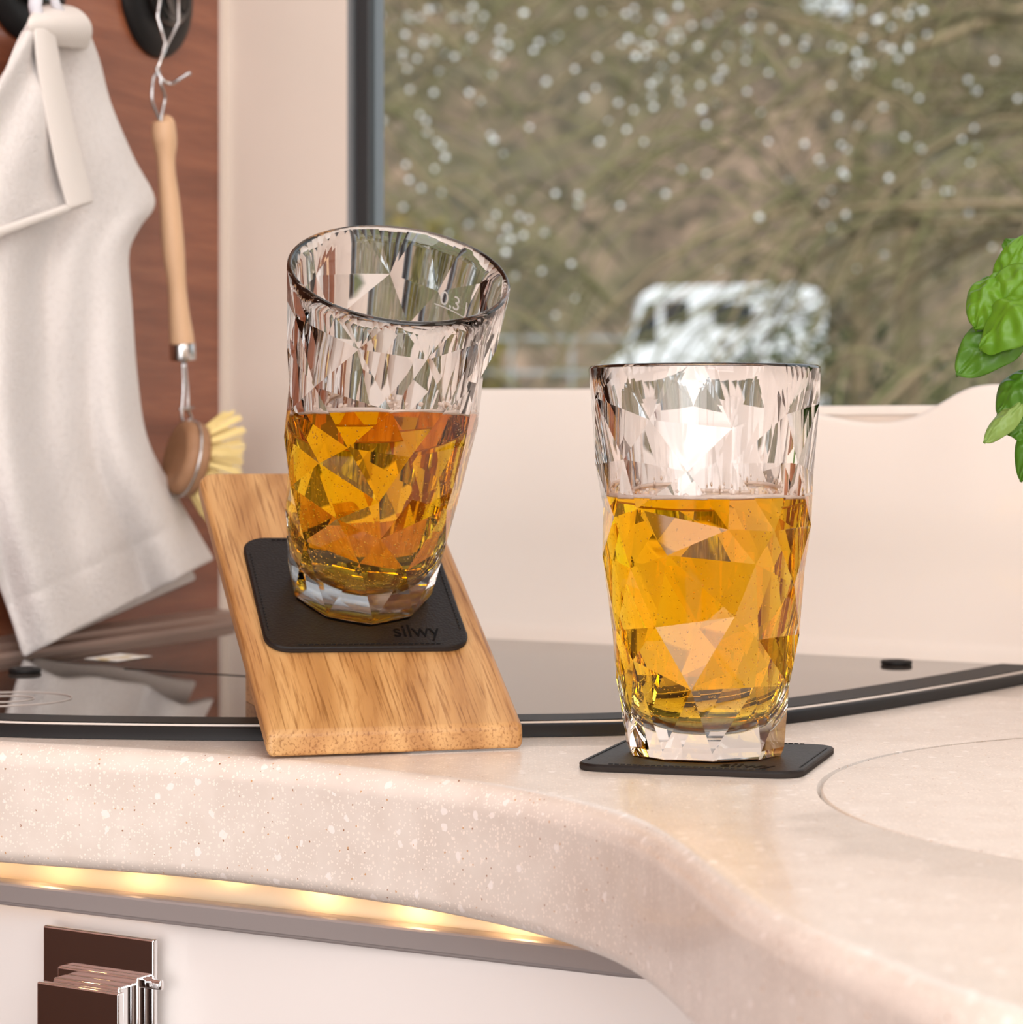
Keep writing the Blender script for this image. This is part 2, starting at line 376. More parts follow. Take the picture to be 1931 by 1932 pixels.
# ------------------------------------------------------------------ splash panel with the dip
def ptop(px):
    pts = [(500, 733), (1120, 733), (1260, 735), (1330, 741), (1400, 752), (1480, 767), (1560, 784), (1610, 794), (1660, 797), (1700, 792), (1740, 779), (1780, 756), (1815, 735), (1845, 726), (1880, 724), (2600, 720)]
    for (x0, y0), (x1, y1) in zip(pts, pts[1:]):
        if x0 <= px <= x1:
            t = (px-x0)/(x1-x0); return y0+(y1-y0)*t
p_off = corner-b_*0.008
us = []
px = 640
while px <= 2500: us.append(px); px += 6 if 1100 < px < 1900 else 24
tops = []
for q in us:
    y = sum(ptop(min(2590, max(505, q+d))) for d in (-18, -9, 0, 9, 18))/5
    tops.append(V(q, y, p_off, b_))
m = MB(); rr = 0.003
front = []
for p in tops:
    row = []
    base = Vector((p.x, p.y, ZL)) 
    row.append(base-b_*0.012); row.append(base-b_*0.006+UP*0.0025); row.append(base+UP*0.010)      # swept foot
    row.append(Vector((p.x, p.y, 0.06))); row.append(p-UP*rr)
    for k in range(1, 6):
        q = k/5*PI; row.append(p-UP*rr+b_*(rr*(1-math.cos(q)))+UP*rr*math.sin(q))
    row.append(Vector((p.x, p.y, ZL))+b_*2*rr)
    front.append(row)
m.grid(front)
m.add(front[0], [tuple(range(len(front[0])))]); m.add(front[-1], [tuple(range(len(front[0])))])
sp_ = m.build('splash_panel', M['splash']); tag(sp_, 'glossy cream splash panel with a dipped wavy top edge below the window', 'splash panel')

# ------------------------------------------------------------------ worktop
edge_px = [(-900, 1352), (-600, 1365), (-300, 1382), (0, 1403), (200, 1414), (400, 1427), (600, 1445), (800, 1468), (950, 1491), (1080, 1519), (1180, 1552), (1260, 1599), (1330, 1654), (1400, 1706), (1490, 1755), (1600, 1803), (1750, 1866), (1931, 1925), (2200, 2000), (2700, 2100)]
edge = spline([G(x, y) for x, y in edge_px], 6)
for p in edge: p.z = 0
edge = [p for p in edge if (p-corner).dot(nW) > 0.004]
def inset(path, d):
    out = []
    for i, p in enumerate(path):
        t = (path[min(i+1, len(path)-1)]-path[max(i-1, 0)]).normalized(); nrm = Vector((-t.y, t.x, 0))
        out.append(p+nrm*d)
    return out
RAD = 0.009; TK = 0.047
prof = [(RAD*(1-math.cos(k/8*PI/2)), -RAD*(1-math.sin(k/8*PI/2))) for k in range(9)]   # k=0 side, k=8 top
rows_ = []
for d, z in prof[::-1]: rows_.append([p+UP*z for p in inset(edge, d)])
rows_.append([p+UP*(-TK+0.006) for p in edge])
for k in range(1, 6):
    q = k/5*PI/2; r_ = 0.006
    rows_.append([p+UP*(-TK+r_*(1-math.sin(q))) for p in inset(edge, r_*(1-math.cos(q)))])
rows_.append([p+UP*(-TK) for p in inset(edge, 0.009)])
m = MB(); m.grid(rows_)
# top surface with a round hole for the sink cover
sink_c = Vector((0.2915, 0.832, 0)); sink_r = 0.190
top_in = rows_[0]
bm = bmesh.new()
poly = [Vector(p) for p in top_in]
poly += [R(RW-0.02, -0.9, 0), R(RW-0.02, -0.001, 0), R(0.001, -0.001, 0), R(0.001, -0.9, 0)]
# keep the outline simple: right and left closures run to the walls
p_first = poly[0]
poly2 = [Vector(p) for p in top_in]+[R(RW-0.3, -0.6, 0), R(RW-0.3, -0.001, 0), corner+nW*0.002-w_*0.003]
vs = [bm.verts.new(p) for p in poly2]; es = [bm.edges.new((vs[i], vs[(i+1) % len(vs)])) for i in range(len(vs))]
NC = 96
cv = [bm.verts.new(sink_c+Vector((math.cos(2*PI*i/NC), math.sin(2*PI*i/NC), 0))*sink_r) for i in range(NC)]
es += [bm.edges.new((cv[i], cv[(i+1) % NC])) for i in range(NC)]
bmesh.ops.triangle_fill(bm, edges=es, use_beauty=True, normal=(0, 0, 1))
bm.verts.index_update()
m.add([v.co for v in bm.verts], [[v.index for v in f.verts] for f in bm.faces]); bm.free()
ring = [[sink_c+Vector((math.cos(2*PI*i/NC), math.sin(2*PI*i/NC), 0))*sink_r+UP*z for i in range(NC+1)] for z in (0, -0.012)]
m.grid(ring, True)
wt = m.build('worktop', M['stone'], fix=False)
bm = bmesh.new(); bm.from_mesh(wt.data); bmesh.ops.remove_doubles(bm, verts=bm.verts, dist=1e-5); bmesh.ops.recalc_face_normals(bm, faces=bm.faces)
for f in bm.faces: f.smooth = True
bm.to_mesh(wt.data); bm.free()
ws = wt.modifiers.new('wn', 'WEIGHTED_NORMAL')
tag(wt, 'speckled cream worktop with a thick rounded front edge in an s curve', 'worktop')
m = MB(); sr = sink_r-0.0015
m.lathe([(0, 0), (sr-0.0008, 0), (sr-0.0002, -0.0003), (sr, -0.001), (sr, -0.010), (0, -0.010)], 96, Matrix.Translation(sink_c-UP*0.0001), cap0=False, cap1=False)
o = m.build('sink_cover', M['stone']); tag(o, 'large round cream sink cover lying flush in the worktop, right of the coaster', 'cover')
for p_ in o.data.polygons: p_.use_smooth = abs(p_.normal.z) < 0.9

# ------------------------------------------------------------------ cooktop lid
fl_px = [(-700, 1352), (-300, 1378), (0, 1391), (250, 1396), (490, 1398), (740, 1396), (980, 1392), (1180, 1388), (1340, 1379), (1490, 1366), (1700, 1335), (1931, 1293), (2150, 1246)]
fl = spline([G(x, y) for x, y in fl_px], 8)
for p in fl: p.z = 0
def clip_path(path):
    return [p for p in path if (p-corner).dot(b_) < -0.02 and (p-corner).dot(nW) > 0.004]
lid = thing('cooktop_cover', (0.02, 1.2, 0), 'dark reflective glass cooktop cover edged with black rubber in front of the wall', 'cooktop cover')
fl0 = clip_path(fl)
r0 = [p.copy() for p in fl0]; r1 = inset(fl0, 0.0004); r2 = inset(fl0, 0.0022); r3 = inset(fl0, 0.0032); r4 = inset(fl0, 0.0040)
m = MB(); m.grid([[p+UP*0.0002 for p in r0], [p+UP*0.0044 for p in r1], [p+UP*0.0054 for p in r2], [p+UP*0.0048 for p in r3], [p+UP*0.0035 for p in r4]])
m.build('rubber_seal', M['rubber'], lid)
m = MB(); e0 = inset(fl0, 0.0036); e1 = inset(fl0, 0.0044)
m.grid([[p+UP*0.0048 for p in e0], [p+UP*0.0054 for p in e0], [p+UP*0.0060 for p in e1]]); m.build('highlight_edge', mat('edge_highlight', (0.7, 0.62, 0.56), 0.25), lid)  # highlight line along the glass edge, put into its pale colour
m = MB(); g0 = inset(fl0, 0.0043); g1 = inset(fl0, 0.027)
m.grid([[p+UP*(ZL+0.0003) for p in g0], [p+UP*(ZL+0.0003) for p in g1]]); m.build('black_border', mat('black_border', (0.010, 0.009, 0.009), 0.5, spec=0.15), lid)
m = MB(); gi = inset(fl0, 0.0043)
vE = (fl0[-1]-corner).dot(a_); vS = (fl0[0]-corner).dot(a_)
outline = [p.copy() for p in gi]+[R(vE, -0.0085), corner+nW*0.002-w_*0.0095]
top_ = [Vector((p.x, p.y, ZL)) for p in outline]; bot_ = [Vector((p.x, p.y, 0.001)) for p in outline]; k = len(outline)
m.add(top_+bot_, [tuple(range(k)), tuple(range(2*k-1, k-1, -1))]+[(i, (i+1) % k, k+(i+1) % k, k+i) for i in range(k)])
gp = m.build('glass_panel', M['lid'], lid)
# seam between the two halves, pads, burner print and a pale blotched quad
s0 = G(235, 1262, ZL); s1 = G(500, 1278, ZL); s2 = G(1180, 1318, ZL)
m = MB(); m.tube([s0+UP*0.0001, s1+UP*0.0001, s1+(s1-s0)*0.5], 0.0003, 6); m.build('seam', M['rubber'], lid)
for px, py in ((47, 1269), (1692, 1254)):
    c = G(px, py, ZL)
    m = MB(); m.lathe([(0, 0), (0.0072, 0), (0.0078, 0.0006), (0.0078, 0.0018), (0.0070, 0.0023), (0.0045, 0.0023), (0.0042, 0.0018), (0, 0.0018)], 28, Matrix.Translation(c), cap0=False, cap1=False)
    o = m.build('rubber_pad', M['rubber'], lid)
m = MB(); c = G(6, 1319, ZL)+UP*0.0002
for r in (0.029, 0.013):
    m.tube([c+Vector((math.cos(2*PI*i/64)*r, math.sin(2*PI*i/64)*r, 0)) for i in range(64)], 0.00022, 5, closed=True)
m.build('burner_mark', M['print'], lid)
q = [G(x, y, ZL)+UP*0.0003 for x, y in ((157, 1244), (222, 1249), (289, 1239), (226, 1234))]
m = MB(); m.add(q, [(0, 1, 2, 3)]); st = mat('pale_quad', (0.75, 0.72, 0.70), 0.5)
ns = N(st); ns.col(ns.mix(ns.ramp(ns.noise(ns.coord(), 130, 1), [(0.5, (0, 0, 0)), (0.6, (1, 1, 1))]), (0.78, 0.74, 0.70), (0.55, 0.42, 0.22)))
tag(m.build('pale_quad', st, lid), 'small flat pale patch with tan blotches')

# ------------------------------------------------------------------ cabinet under the worktop
cab0 = P(0, 1706, 1.0)                 # rail bottom on the cabinet front plane
n_ = -b_
def K(u, d, z): return Vector((cab0.x, cab0.y, 0))+ac*u-bc*d+UP*z     # u along, d towards the room
zr = cab0.z
def kb(mb, u0, u1, d0, d1, z0, z1): mb.box(K((u0+u1)/2, (d0+d1)/2, (z0+z1)/2), (abs(u1-u0), abs(d1-d0), z1-z0), RM)
cabn = thing('base_cabinet', K(0.1, 0, -0.9), 'white base cabinet with silver rail and lit strip under the worktop', 'cabinet')
m = MB(); kb(m, -0.12, 0.60, -0.012, 0.0, -0.88, zr+0.001); o = bevel(m.build('door_front', M['white_front'], cabn), 0.001)
m = MB(); kb(m, -0.12, 0.60, -0.30, -0.0125, -0.88, -TK-0.02); m.build('carcass', M['white_front'], cabn)
m = MB()
rp_ = [(0.0, 0.0), (0.0013, 0.0002), (0.0018, 0.0009), (0.0014, 0.0016), (0.0030, 0.0020), (0.0034, 0.0084), (0.0031, 0.0092), (0.0023, 0.0097), (0.0008, 0.0099), (-0.003, 0.0099), (-0.003, 0.0)]
rows = [[K(u, d, zr+z) for d, z in rp_+rp_[:1]] for u in (-0.12, 0.60)]
m.grid(rows, False); ra = m.build('rail', M['rail'], cabn)
for p_ in ra.data.polygons: p_.use_smooth = False
gold = mat('pale_channel', (0.85, 0.70, 0.50), 0.45)
m = MB(); kb(m, -0.12, 0.60, -0.007, -0.003, zr+0.0005, -TK+0.006); ch = m.build('light_channel', gold, cabn)
led = bpy.data.materials.new('led'); led.use_nodes = True; t = led.node_tree; t.nodes.clear()
oo = t.nodes.new('ShaderNodeOutputMaterial'); ee = t.nodes.new('ShaderNodeEmission'); ee.inputs[0].default_value = (1, 0.60, 0.26, 1); ee.inputs[1].default_value = 60; t.links.new(ee.outputs[0], oo.inputs[0])
for i in range(12):
    u = -0.022+i*0.0425
    m = MB(); kb(m, u-0.004, u+0.004, 0.0, 0.003, -TK+0.0012, -TK+0.0022); m.build('led', led, ch)
# chrome latch
def on_cab(px, py, d=0.0): return V(px, py, Vector((cab0.x, cab0.y, 0))-bc*d, bc)
def cu(px, py, d=0.0): q = on_cab(px, py, d)-Vector((cab0.x, cab0.y, 0)); return q.dot(ac), q.z
lt = thing('chrome_latch', on_cab(190, 1850), 'square chrome latch pull on the white cabinet front', 'handle')
u0, z1 = cu(86, 1744); u1, _ = cu(302, 1768)
m = MB(); kb(m, u0, u1, 0, 0.0028, z1-0.062, z1); bevel(m.build('back_plate', M['chrome'], lt), 0.0009)
v0, w1 = cu(110, 1822, 0.006); v1, _ = cu(268, 1840, 0.006)
m = MB(); kb(m, v0, v1, 0.0028, 0.0075, w1-0.045, w1); kb(m, v0, v1+0.009, 0.0028, 0.0052, w1-0.0045, w1-0.0005); bevel(m.build('collar', M['chrome'], lt), 0.0009)
m = MB(); kb(m, v0+0.004, v1-0.003, 0.0075, 0.015, w1-0.045, w1-0.0025); bevel(m.build('neck', M['chrome'], lt), 0.0012)
q0, q1 = cu(68, 1852, 0.018); q2, _ = cu(228, 1872, 0.018)
m = MB(); kb(m, q0, q2, 0.015, 0.0185, q1-0.036, q1); kb(m, q0+0.003, q2-0.002, 0.0125, 0.015, q1-0.03, q1-0.001); bevel(m.build('pull', M['chrome'], lt), 0.0008)

# ------------------------------------------------------------------ oak board stand
tau = 0.5157
yaw = 0.278
ex = Vector((math.cos(yaw), math.sin(yaw), 0)); eh = Vector((-math.sin(yaw), math.cos(yaw), 0))
ey = eh*math.cos(tau)+UP*math.sin(tau); en = ex.cross(ey)
BW, BT = 0.0985, 0.0085
A0 = Vector((-0.09006, 0.9324, 0.0))
# top plane passes through the far left corner seen at (380, 903)
front_h = BT/math.cos(tau)               # vertical front cut
Bmat = Matrix((ex, ey, en)).transposed()
TO = A0+UP*front_h                       # origin on the top face, front left
BL = 0.190
def BD(x, y, z=0.0): return TO+ex*x+ey*y+en*z
st_ = thing('board_stand', A0, 'slanted oak board stand with rounded edges carrying the tilted glass', 'stand')
bm = bmesh.new()
def bprofile():
    r = 0.008; out = []
    def arc(cx, cy, a0, a1):
        for k in range(6):
            q = a0+(a1-a0)*k/5; out.append((cx+r*math.cos(q), cy+r*math.sin(q)))
    arc(BW-r, BL-r, 0, PI/2); arc(r, BL-r, PI/2, PI)
    return [(0.0, 0), (BW, 0)]+out
outl = bprofile()
tt = math.tan(tau)
tv = [Vector((x, y, 0)) for x, y in outl]; bv = [Vector((x, y-(BT*-tt if y == 0 else 0), -BT)) for x, y in outl]
m = MB(); k = len(outl)
# front cut is vertical in the world: bottom front edge shifts along the board
bv = [Vector((x, (y if y > 0 else -BT*tt), -BT)) for x, y in outl]
loc = tv+bv
m.add(loc, [tuple(range(k)), tuple(range(2*k-1, k-1, -1))]+[(i, (i+1) % k, k+(i+1) % k, k+i) for i in range(k)])
bo = m.build('board', M['oak'])
mw = Matrix.Translation(TO) @ Bmat.to_4x4()
# shift so that the bottom front edge touches the worktop at A0
low = mw @ Vector((0, -BT*tt, -BT)); sh = A0-low
TO = TO+sh; mw = Matrix.Translation(TO) @ Bmat.to_4x4()
bo.matrix_world = mw; bo.parent = st_; bo.matrix_parent_inverse = st_.matrix_world.inverted()
bpy.context.view_layer.update()
bevel(bo, 0.0024, 4, 30)
# foot under the rear of the board
m = MB(); fy0, fy1 = 0.12, 0.165
pts = []
for x in (0.018, BW-0.018):
    p1 = BD(x, fy0, -BT-0.0002); p2 = BD(x, fy1, -BT-0.0002)
    pts += [p1, p2, Vector((p2.x, p2.y, ZL+0.0001)), Vector((p1.x, p1.y, ZL+0.0001))]
m.add(pts, [(0, 1, 2, 3), (7, 6, 5, 4), (0, 1, 5, 4), (1, 2, 6, 5), (2, 3, 7, 6), (3, 0, 4, 7)])
o = m.build('foot', M['oak'], st_)

# ------------------------------------------------------------------ coasters
def text_mesh(body, size, depth):
    cu_ = bpy.data.curves.new('text', 'FONT'); cu_.body = body; cu_.size = size; cu_.extrude = depth; cu_.resolution_u = 3
    o = bpy.data.objects.new('text', cu_); C.objects.link(o); bpy.context.view_layer.update()
    me = bpy.data.meshes.new_from_object(o); bpy.data.objects.remove(o); return me
CS, CT = 0.0812, 0.0026
def coaster(mw, label, edge_lab):
    t = thing('coaster', mw.translation, label, 'coaster')
    def rrect(s, r, z, n=7):
        out = []
        for cx, cy, a0 in ((s-r, s-r, 0), (-s+r, s-r, PI/2), (-s+r, -s+r, PI), (s-r, -s+r, 3*PI/2)):
            for k in range(n):
                q = a0+PI/2*k/(n-1); out.append(Vector((cx+r*math.cos(q), cy+r*math.sin(q), z)))
        return out
    h = CS/2; m = MB()
    rings = [rrect(h-0.0004, 0.0092, 0), rrect(h, 0.0095, 0.0004), rrect(h, 0.0095, CT-0.0006)]
    for r in rings: r.append(r[0])
    m.grid(rings, True); kk = len(rings[0])-1; m.add(rings[0][:-1], [tuple(range(kk))])
    e = m.build('felt_edge', M['leather_edge'])
    m = MB(); rings = [rrect(h+0.00005, 0.0095, CT-0.0009), rrect(h+0.00005, 0.0095, CT-0.0005), rrect(h-0.0006, 0.009, CT)]
    for r in rings: r.append(r[0])
    m.grid(rings, True); m.add([p for p in rings[2][:-1]], [tuple(range(kk))])
    tp = m.build('leather_top', M['leather'])
    # stitches along the rim
    m = MB(); L = CS-0.024; ns_ = 26
    for s in range(4):
        Rz = Matrix.Rotation(s*PI/2, 3, 'Z')
        for k in range(ns_):
            c = Rz@Vector((-L/2+L*(k+0.5)/ns_, -h+0.0022, CT+0.0001)); m.box(c, (0.0016, 0.0005, 0.0004), Rz)
    stt = m.build('stitching', M['rubber']); tag(stt, kind='stuff')
    me = text_mesh('silwy', 0.0155, 0.0001); me.materials.clear(); me.materials.append(M['deboss'])
    tx = bpy.data.objects.new('embossed_word', me); C.objects.link(tx)
    for o in (e, tp, stt): o.matrix_world = mw
    tx.matrix_world = mw @ Matrix.Translation((0.0105, -0.0335, CT+0.0001))@Matrix.Diagonal((0.62, 0.78, 1, 1))
    for o in (e, tp, stt, tx): o.parent = t; o.matrix_parent_inverse = t.matrix_world.inverted()
    return t
M['deboss'] = mat('debossed_black', (0.003, 0.002, 0.002), 0.6, spec=0.1)
# left coaster: centre lies on the board top
def on_board(px, py, z=0.0):
    d = Vector(((px-W_PX/2)/F, 1, -(py-HOR)/F)); o = Vector((0, 0, H0)); t = (TO+en*z-o).dot(en)/d.dot(en); return o+d*t
def px_of(p): return (W_PX/2+p.x/p.y*F, HOR-(p.z-H0)/p.y*F)
fit0 = A0+UP*0.0045
cL = on_board(*px_of(fit0+ex*0.05153+ey*0.10015))
cmL = Matrix.Translation(cL+en*0.0001) @ (Bmat@Matrix.Rotation(math.radians(-1.5), 3, 'Z')).to_4x4()
coaster(cmL, 'black leather coaster lying on the slanted oak board', '')
cyaw = math.atan2(-0.0265, 0.0769)
cq = [G(x, y, CT) for x, y in ((1092.2, 1441), (1526.5, 1458.6), (1588, 1407.2), (1157, 1389.5))]
cR = sum(cq, Vector())/4; cR.z = 0.0001
d1 = (cq[1]-cq[0]).normalized(); d2 = (cq[2]-cq[1]).normalized()
cyaw = (math.atan2(d1.y, d1.x)+math.atan2(d2.y, d2.x)-PI/2)/2
print('coaster', [tuple(q) for q in cq], cyaw)
cmR = Matrix.Translation(cR) @ Matrix.Rotation(cyaw, 4, 'Z')
coaster(cmR, 'black leather coaster lying flat on the cream worktop', '')

# ------------------------------------------------------------------ faceted tumblers
GH, GRT, GRB = 0.1418, 0.0424, 0.0286
def r_out(z): 
    t = z/GH; return GRB+(GRT-GRB)*t+0.0014*math.sin(PI*t)
IN0 = 0.0095                             # inner bottom height
def r_in(z):
    base = GRB+(GRT-GRB)*(z/GH)-0.0035
    if z > GH-0.02: base += (z-(GH-0.02))/0.02*0.0013
    s = (z-IN0)/0.022
    if s < 1: base *= math.sqrt(max(0, 1-(1-max(0, s))**2))**0.62
    return base
NR = 66
NRG = 66
def in_profile(off=0.0):
    zs = [IN0+0.00001]+[IN0+0.022*(k/9)**2 for k in range(1, 10)]+[IN0+0.022+(GH-0.001-IN0-0.022)*k/20 for k in range(1, 21)]
    return [(max(0, r_in(z))+off, z-off*0.5) for z in zs]
def tumbler(mw, seed, label, marks, level):
    rnd = random.Random(seed)
    NF = 10; NR = NRG; zt = GH-0.0012
    rowsz = [0.0, 0.0035, 0.030, 0.050, 0.068, 0.086, 0.104, 0.124]
    vs_ = []; idx = []
    for i, z in enumerate(rowsz):
        r_ids = []
        for j in range(NF):
            jit = 0.0 if i < 2 else 1.0
            q = 2*PI*(j+0.5*(max(0, i-1) % 2)+jit*rnd.uniform(-0.30, 0.30)+(rnd.uniform(-.05, .05)))/NF
            zz = z+jit*rnd.uniform(-0.0062, 0.0062)
            r = r_out(zz)*1.012+jit*rnd.uniform(-0.0011, 0.0007)
            if i == 0: r *= 0.965
            if i > 1 and i == len(rowsz)-1: r = r_out(zz)*1.008
            r_ids.append(len(vs_)); vs_.append(Vector((r*math.cos(q), r*math.sin(q), zz)))
        idx.append(r_ids)
    fs_ = []
    for j in range(NF): fs_.append((idx[0][j], idx[0][(j+1) % NF], idx[1][(j+1) % NF], idx[1][j]))
    for i in range(1, len(rowsz)-1):
        lo, hi = idx[i], idx[i+1]; up_off = (i % 2 == 0)
        for j in range(NF):
            a0, a1 = lo[j], lo[(j+1) % NF]
            if max(0, i-1) % 2 == 0:
                fs_ += [(a0, a1, hi[j]), (a1, hi[(j+1) % NF], hi[j])]
            else:
                fs_ += [(a0, hi[(j+1) % NF], hi[j]), (a0, a1, hi[(j+1) % NF])]
    top0 = len(vs_)
    for j in range(NR):
        q = 2*PI*j/NR; vs_.append(Vector((GRT*math.cos(q), GRT*math.sin(q), zt)))
    # fan the last facet row up to the round rim
    last = idx[-1]; ang = [math.atan2(vs_[k].y, vs_[k].x) % (2*PI) for k in last]
    order = sorted(range(NF), key=lambda k: ang[k])
    def near(j):
        q = (2*PI*j/NR) % (2*PI)
        return min(range(NF), key=lambda k: abs((ang[k]-q+PI) % (2*PI)-PI))
    nn = [near(j) for j in range(NR)]
    for j in range(NR):
        j2 = (j+1) % NR
        fs_.append((last[nn[j]], top0+j2, top0+j))
        if nn[j] != nn[j2]: fs_.append((last[nn[j]], last[nn[j2]], top0+j2))
    fs_.append(tuple(idx[0][::-1]))
    bm = bmesh.new(); bv_ = [bm.verts.new(v) for v in vs_]
    for f in fs_:
        try: bm.faces.new([bv_[k] for k in f])
        except ValueError: pass
    bm.verts.index_update()
    m = MB()
    m.add([v.co for v in bm.verts], [[v.index for v in f.verts] for f in bm.faces], False); bm.free()
    lip = [[Vector((r*math.cos(2*PI*j/NR), r*math.sin(2*PI*j/NR), z)) for j in range(NR+1)] for r, z in
           ((GRT, zt), (GRT-0.0003, zt+0.0007), (GRT-0.0009, GH), (GRT-0.0016, GH-0.0001), (r_in(GH-0.001)+0.0, GH-0.001))]
    m.grid(lip, True)
    ip = in_profile(); m.lathe(ip, NR, smooth=True, cap0=True, cap1=False)
    o = m.build('glass_body', M['glass'], fix=False)
    bm = bmesh.new(); bm.from_mesh(o.data); bmesh.ops.remove_doubles(bm, verts=bm.verts, dist=2e-5); bmesh.ops.recalc_face_normals(bm, faces=bm.faces)
    for e in bm.edges:
        fs = e.link_faces
        if len(fs) == 2 and fs[0].smooth != fs[1].smooth: e.smooth = False
    inv = mw.inverted(); p_l = inv @ Vector((mw.translation.x, mw.translation.y, level)); n_l = (inv.to_3x3() @ UP).normalized()
    def inner(f): return f.smooth and all(math.hypot(v.co.x, v.co.y) < r_in(max(IN0, v.co.z))+0.0006 and v.co.z > IN0-0.001 and v.co.z < GH-0.0015 for v in f.verts)
    fi = [f for f in bm.faces if f.smooth and inner(f)]
    gi_ = set(fi); ge = {e for f in fi for e in f.edges}; gv = {v for f in fi for v in f.verts}
    bmesh.ops.bisect_plane(bm, geom=list(gi_)+list(ge)+list(gv), plane_co=p_l, plane_no=n_l)
    for f in bm.faces:
        if f.smooth and inner(f) and (f.calc_center_median()-p_l).dot(n_l) < 0: f.material_index = 1
    bm.to_mesh(o.data); bm.free(); o.data.materials.append(M['wet_wall'])
    t = thing('tumbler', mw.translation, label, 'glass')
    o.matrix_world = mw; o.parent = t; o.matrix_parent_inverse = t.matrix_world.inverted()
    m = MB(); m.lathe([(0, 0.0006), (0.0235, 0.0006), (0.0240, 0.0009), (0.0235, 0.0012), (0, 0.0012)], 40, cap0=False, cap1=False)
    bp = m.build('base_plate', M['plate']); bp.matrix_world = mw; bp.parent = t; bp.matrix_parent_inverse = t.matrix_world.inverted()
    # measure mark etched on the wall
    for body, q, z, s in marks:
        me = text_mesh(body, s, 0.00003); r = r_in(z)-0.00025
        for v in me.vertices:
            aa = q-v.co.x/r; v.co = Vector((r*math.cos(aa), r*math.sin(aa), z+v.co.y))
        me.materials.clear(); me.materials.append(M['etch'])
        x = bpy.data.objects.new('measure_mark', me); C.objects.link(x); x.matrix_world = mw; x.parent = t; x.matrix_parent_inverse = t.matrix_world.inverted()
    return t
def drink(mw, level, label, seed, nb_):
    rnd = random.Random(seed); inv = mw.inverted()
    p_l = inv @ Vector((mw.translation.x, mw.translation.y, level)); n_l = (inv.to_3x3() @ UP).normalized()
    def cut(mb):
        bm = bmesh.new(); 
        vs = [bm.verts.new(v) for v in mb.v]
        for f in mb.f: bm.faces.new([vs[i] for i in f])
        bmesh.ops.remove_doubles(bm, verts=bm.verts, dist=1e-6)
        bmesh.ops.bisect_plane(bm, geom=bm.verts[:]+bm.edges[:]+bm.faces[:], plane_co=p_l, plane_no=n_l, clear_outer=True)
        be = [e for e in bm.edges if e.is_boundary]; 
        for f in bm.faces: f.smooth = True
        loop = [v.co.copy() for v in {v for e in be for v in e.verts}]
        fc = bmesh.ops.holes_fill(bm, edges=be, sides=0)
        for f in fc['faces']:
            f.smooth = False
            for e in f.edges: e.smooth = False
        bmesh.ops.recalc_face_normals(bm, faces=bm.faces)
        return bm, loop
    mb = MB(); mb.lathe(in_profile(0.00012), NR, cap0=True, cap1=False)
    bm, loop = cut(mb); me = bpy.data.meshes.new('liquid'); bm.to_mesh(me); bm.free(); me.materials.append(M['beer'])
    at = me.attributes.new('free_surface', 'FLOAT', 'FACE')
    for k_, p_ in enumerate(me.polygons): at.data[k_].value = 1.0 if abs(p_.normal.dot(n_l)) > 0.999 and abs((p_.center-p_l).dot(n_l)) < 1e-4 else 0.0
    t = thing('beer', mw.translation, label, 'drink')
    o = bpy.data.objects.new('liquid', me); C.objects.link(o); o.matrix_world = mw; o.parent = t; o.matrix_parent_inverse = t.matrix_world.inverted()
    # foam ring where the surface meets the wall
    cen = sum(loop, Vector())/len(loop); e1 = n_l.orthogonal().normalized(); e2 = n_l.cross(e1)
    loop.sort(key=lambda v: math.atan2((v-cen).dot(e2), (v-cen).dot(e1)))
    m = MB(); pts = [cen+(v-cen)*0.978+n_l*0.0004 for v in loop]
    m.tube(pts, [0.0007+0.0005*abs(noise.noise(p*220)) for p in pts], 6, closed=True)
    fo = m.build('foam_ring', M['foam']); fo.matrix_world = mw; fo.parent = t; fo.matrix_parent_inverse = t.matrix_world.inverted()
    m = MB()
    ico = bmesh.new(); bmesh.ops.create_icosphere(ico, subdivisions=1, radius=1); iv = [v.co.copy() for v in ico.verts]; iff = [[v.index for v in f.verts] for f in ico.faces]; ico.free()
    c = 0
    while c < nb_:
        z = IN0+0.004+rnd.random()**1.25*(GH*0.75); r = r_in(z)-0.0009; q = rnd.uniform(0, 2*PI)
        rr_ = r*(1-0.25*rnd.random()**3); p = Vector((rr_*math.cos(q), rr_*math.sin(q), z))
        if (p-p_l).dot(n_l) > -0.002 or r < 0.004: continue
        s = rnd.uniform(0.00016, 0.00042); m.add([p+v*s for v in iv], iff, True); c += 1
    fb = m.build('fizz_bubbles', M['bubble'], fix=False); fb.matrix_world = mw; fb.parent = t; fb.matrix_parent_inverse = t.matrix_world.inverted(); tag(fb, kind='stuff')
    # bubbles clinging above the foam
    m = MB()
    for i in range(60):
        v = rnd.choice(pts); p = cen+(v-cen)*rnd.uniform(0.955, 0.99)+n_l*rnd.uniform(0.0005, 0.003)**1; s = rnd.uniform(0.0004, 0.0012)
        m.add([p+w*s for w in iv], iff, True)
    fb = m.build('froth', M['foam'], fix=False); fb.matrix_world = mw; fb.parent = t; fb.matrix_parent_inverse = t.matrix_world.inverted(); tag(fb, kind='stuff')
LR, LL = 0.0972, 0.1287
gR = G(1330, 1423, CT); gR.z = CT+0.0003
mR = Matrix.Translation(gR) @ Matrix.Rotation(0.35, 4, 'Z')
tumbler(mR, 11, 'upright faceted clear tumbler standing on the flat coaster', [], LR)
drink(mR, LR, 'amber beer filling two thirds of the upright glass', 3, 900)
gL = on_board(*px_of(fit0+ex*0.05386+ey*0.10102+en*0.003), CT+0.0004)
mL = Matrix.Translation(gL) @ Bmat.to_4x4() @ Matrix.Rotation(0.9, 4, 'Z')
qm = math.atan2(0.86, 0.5)-1.12
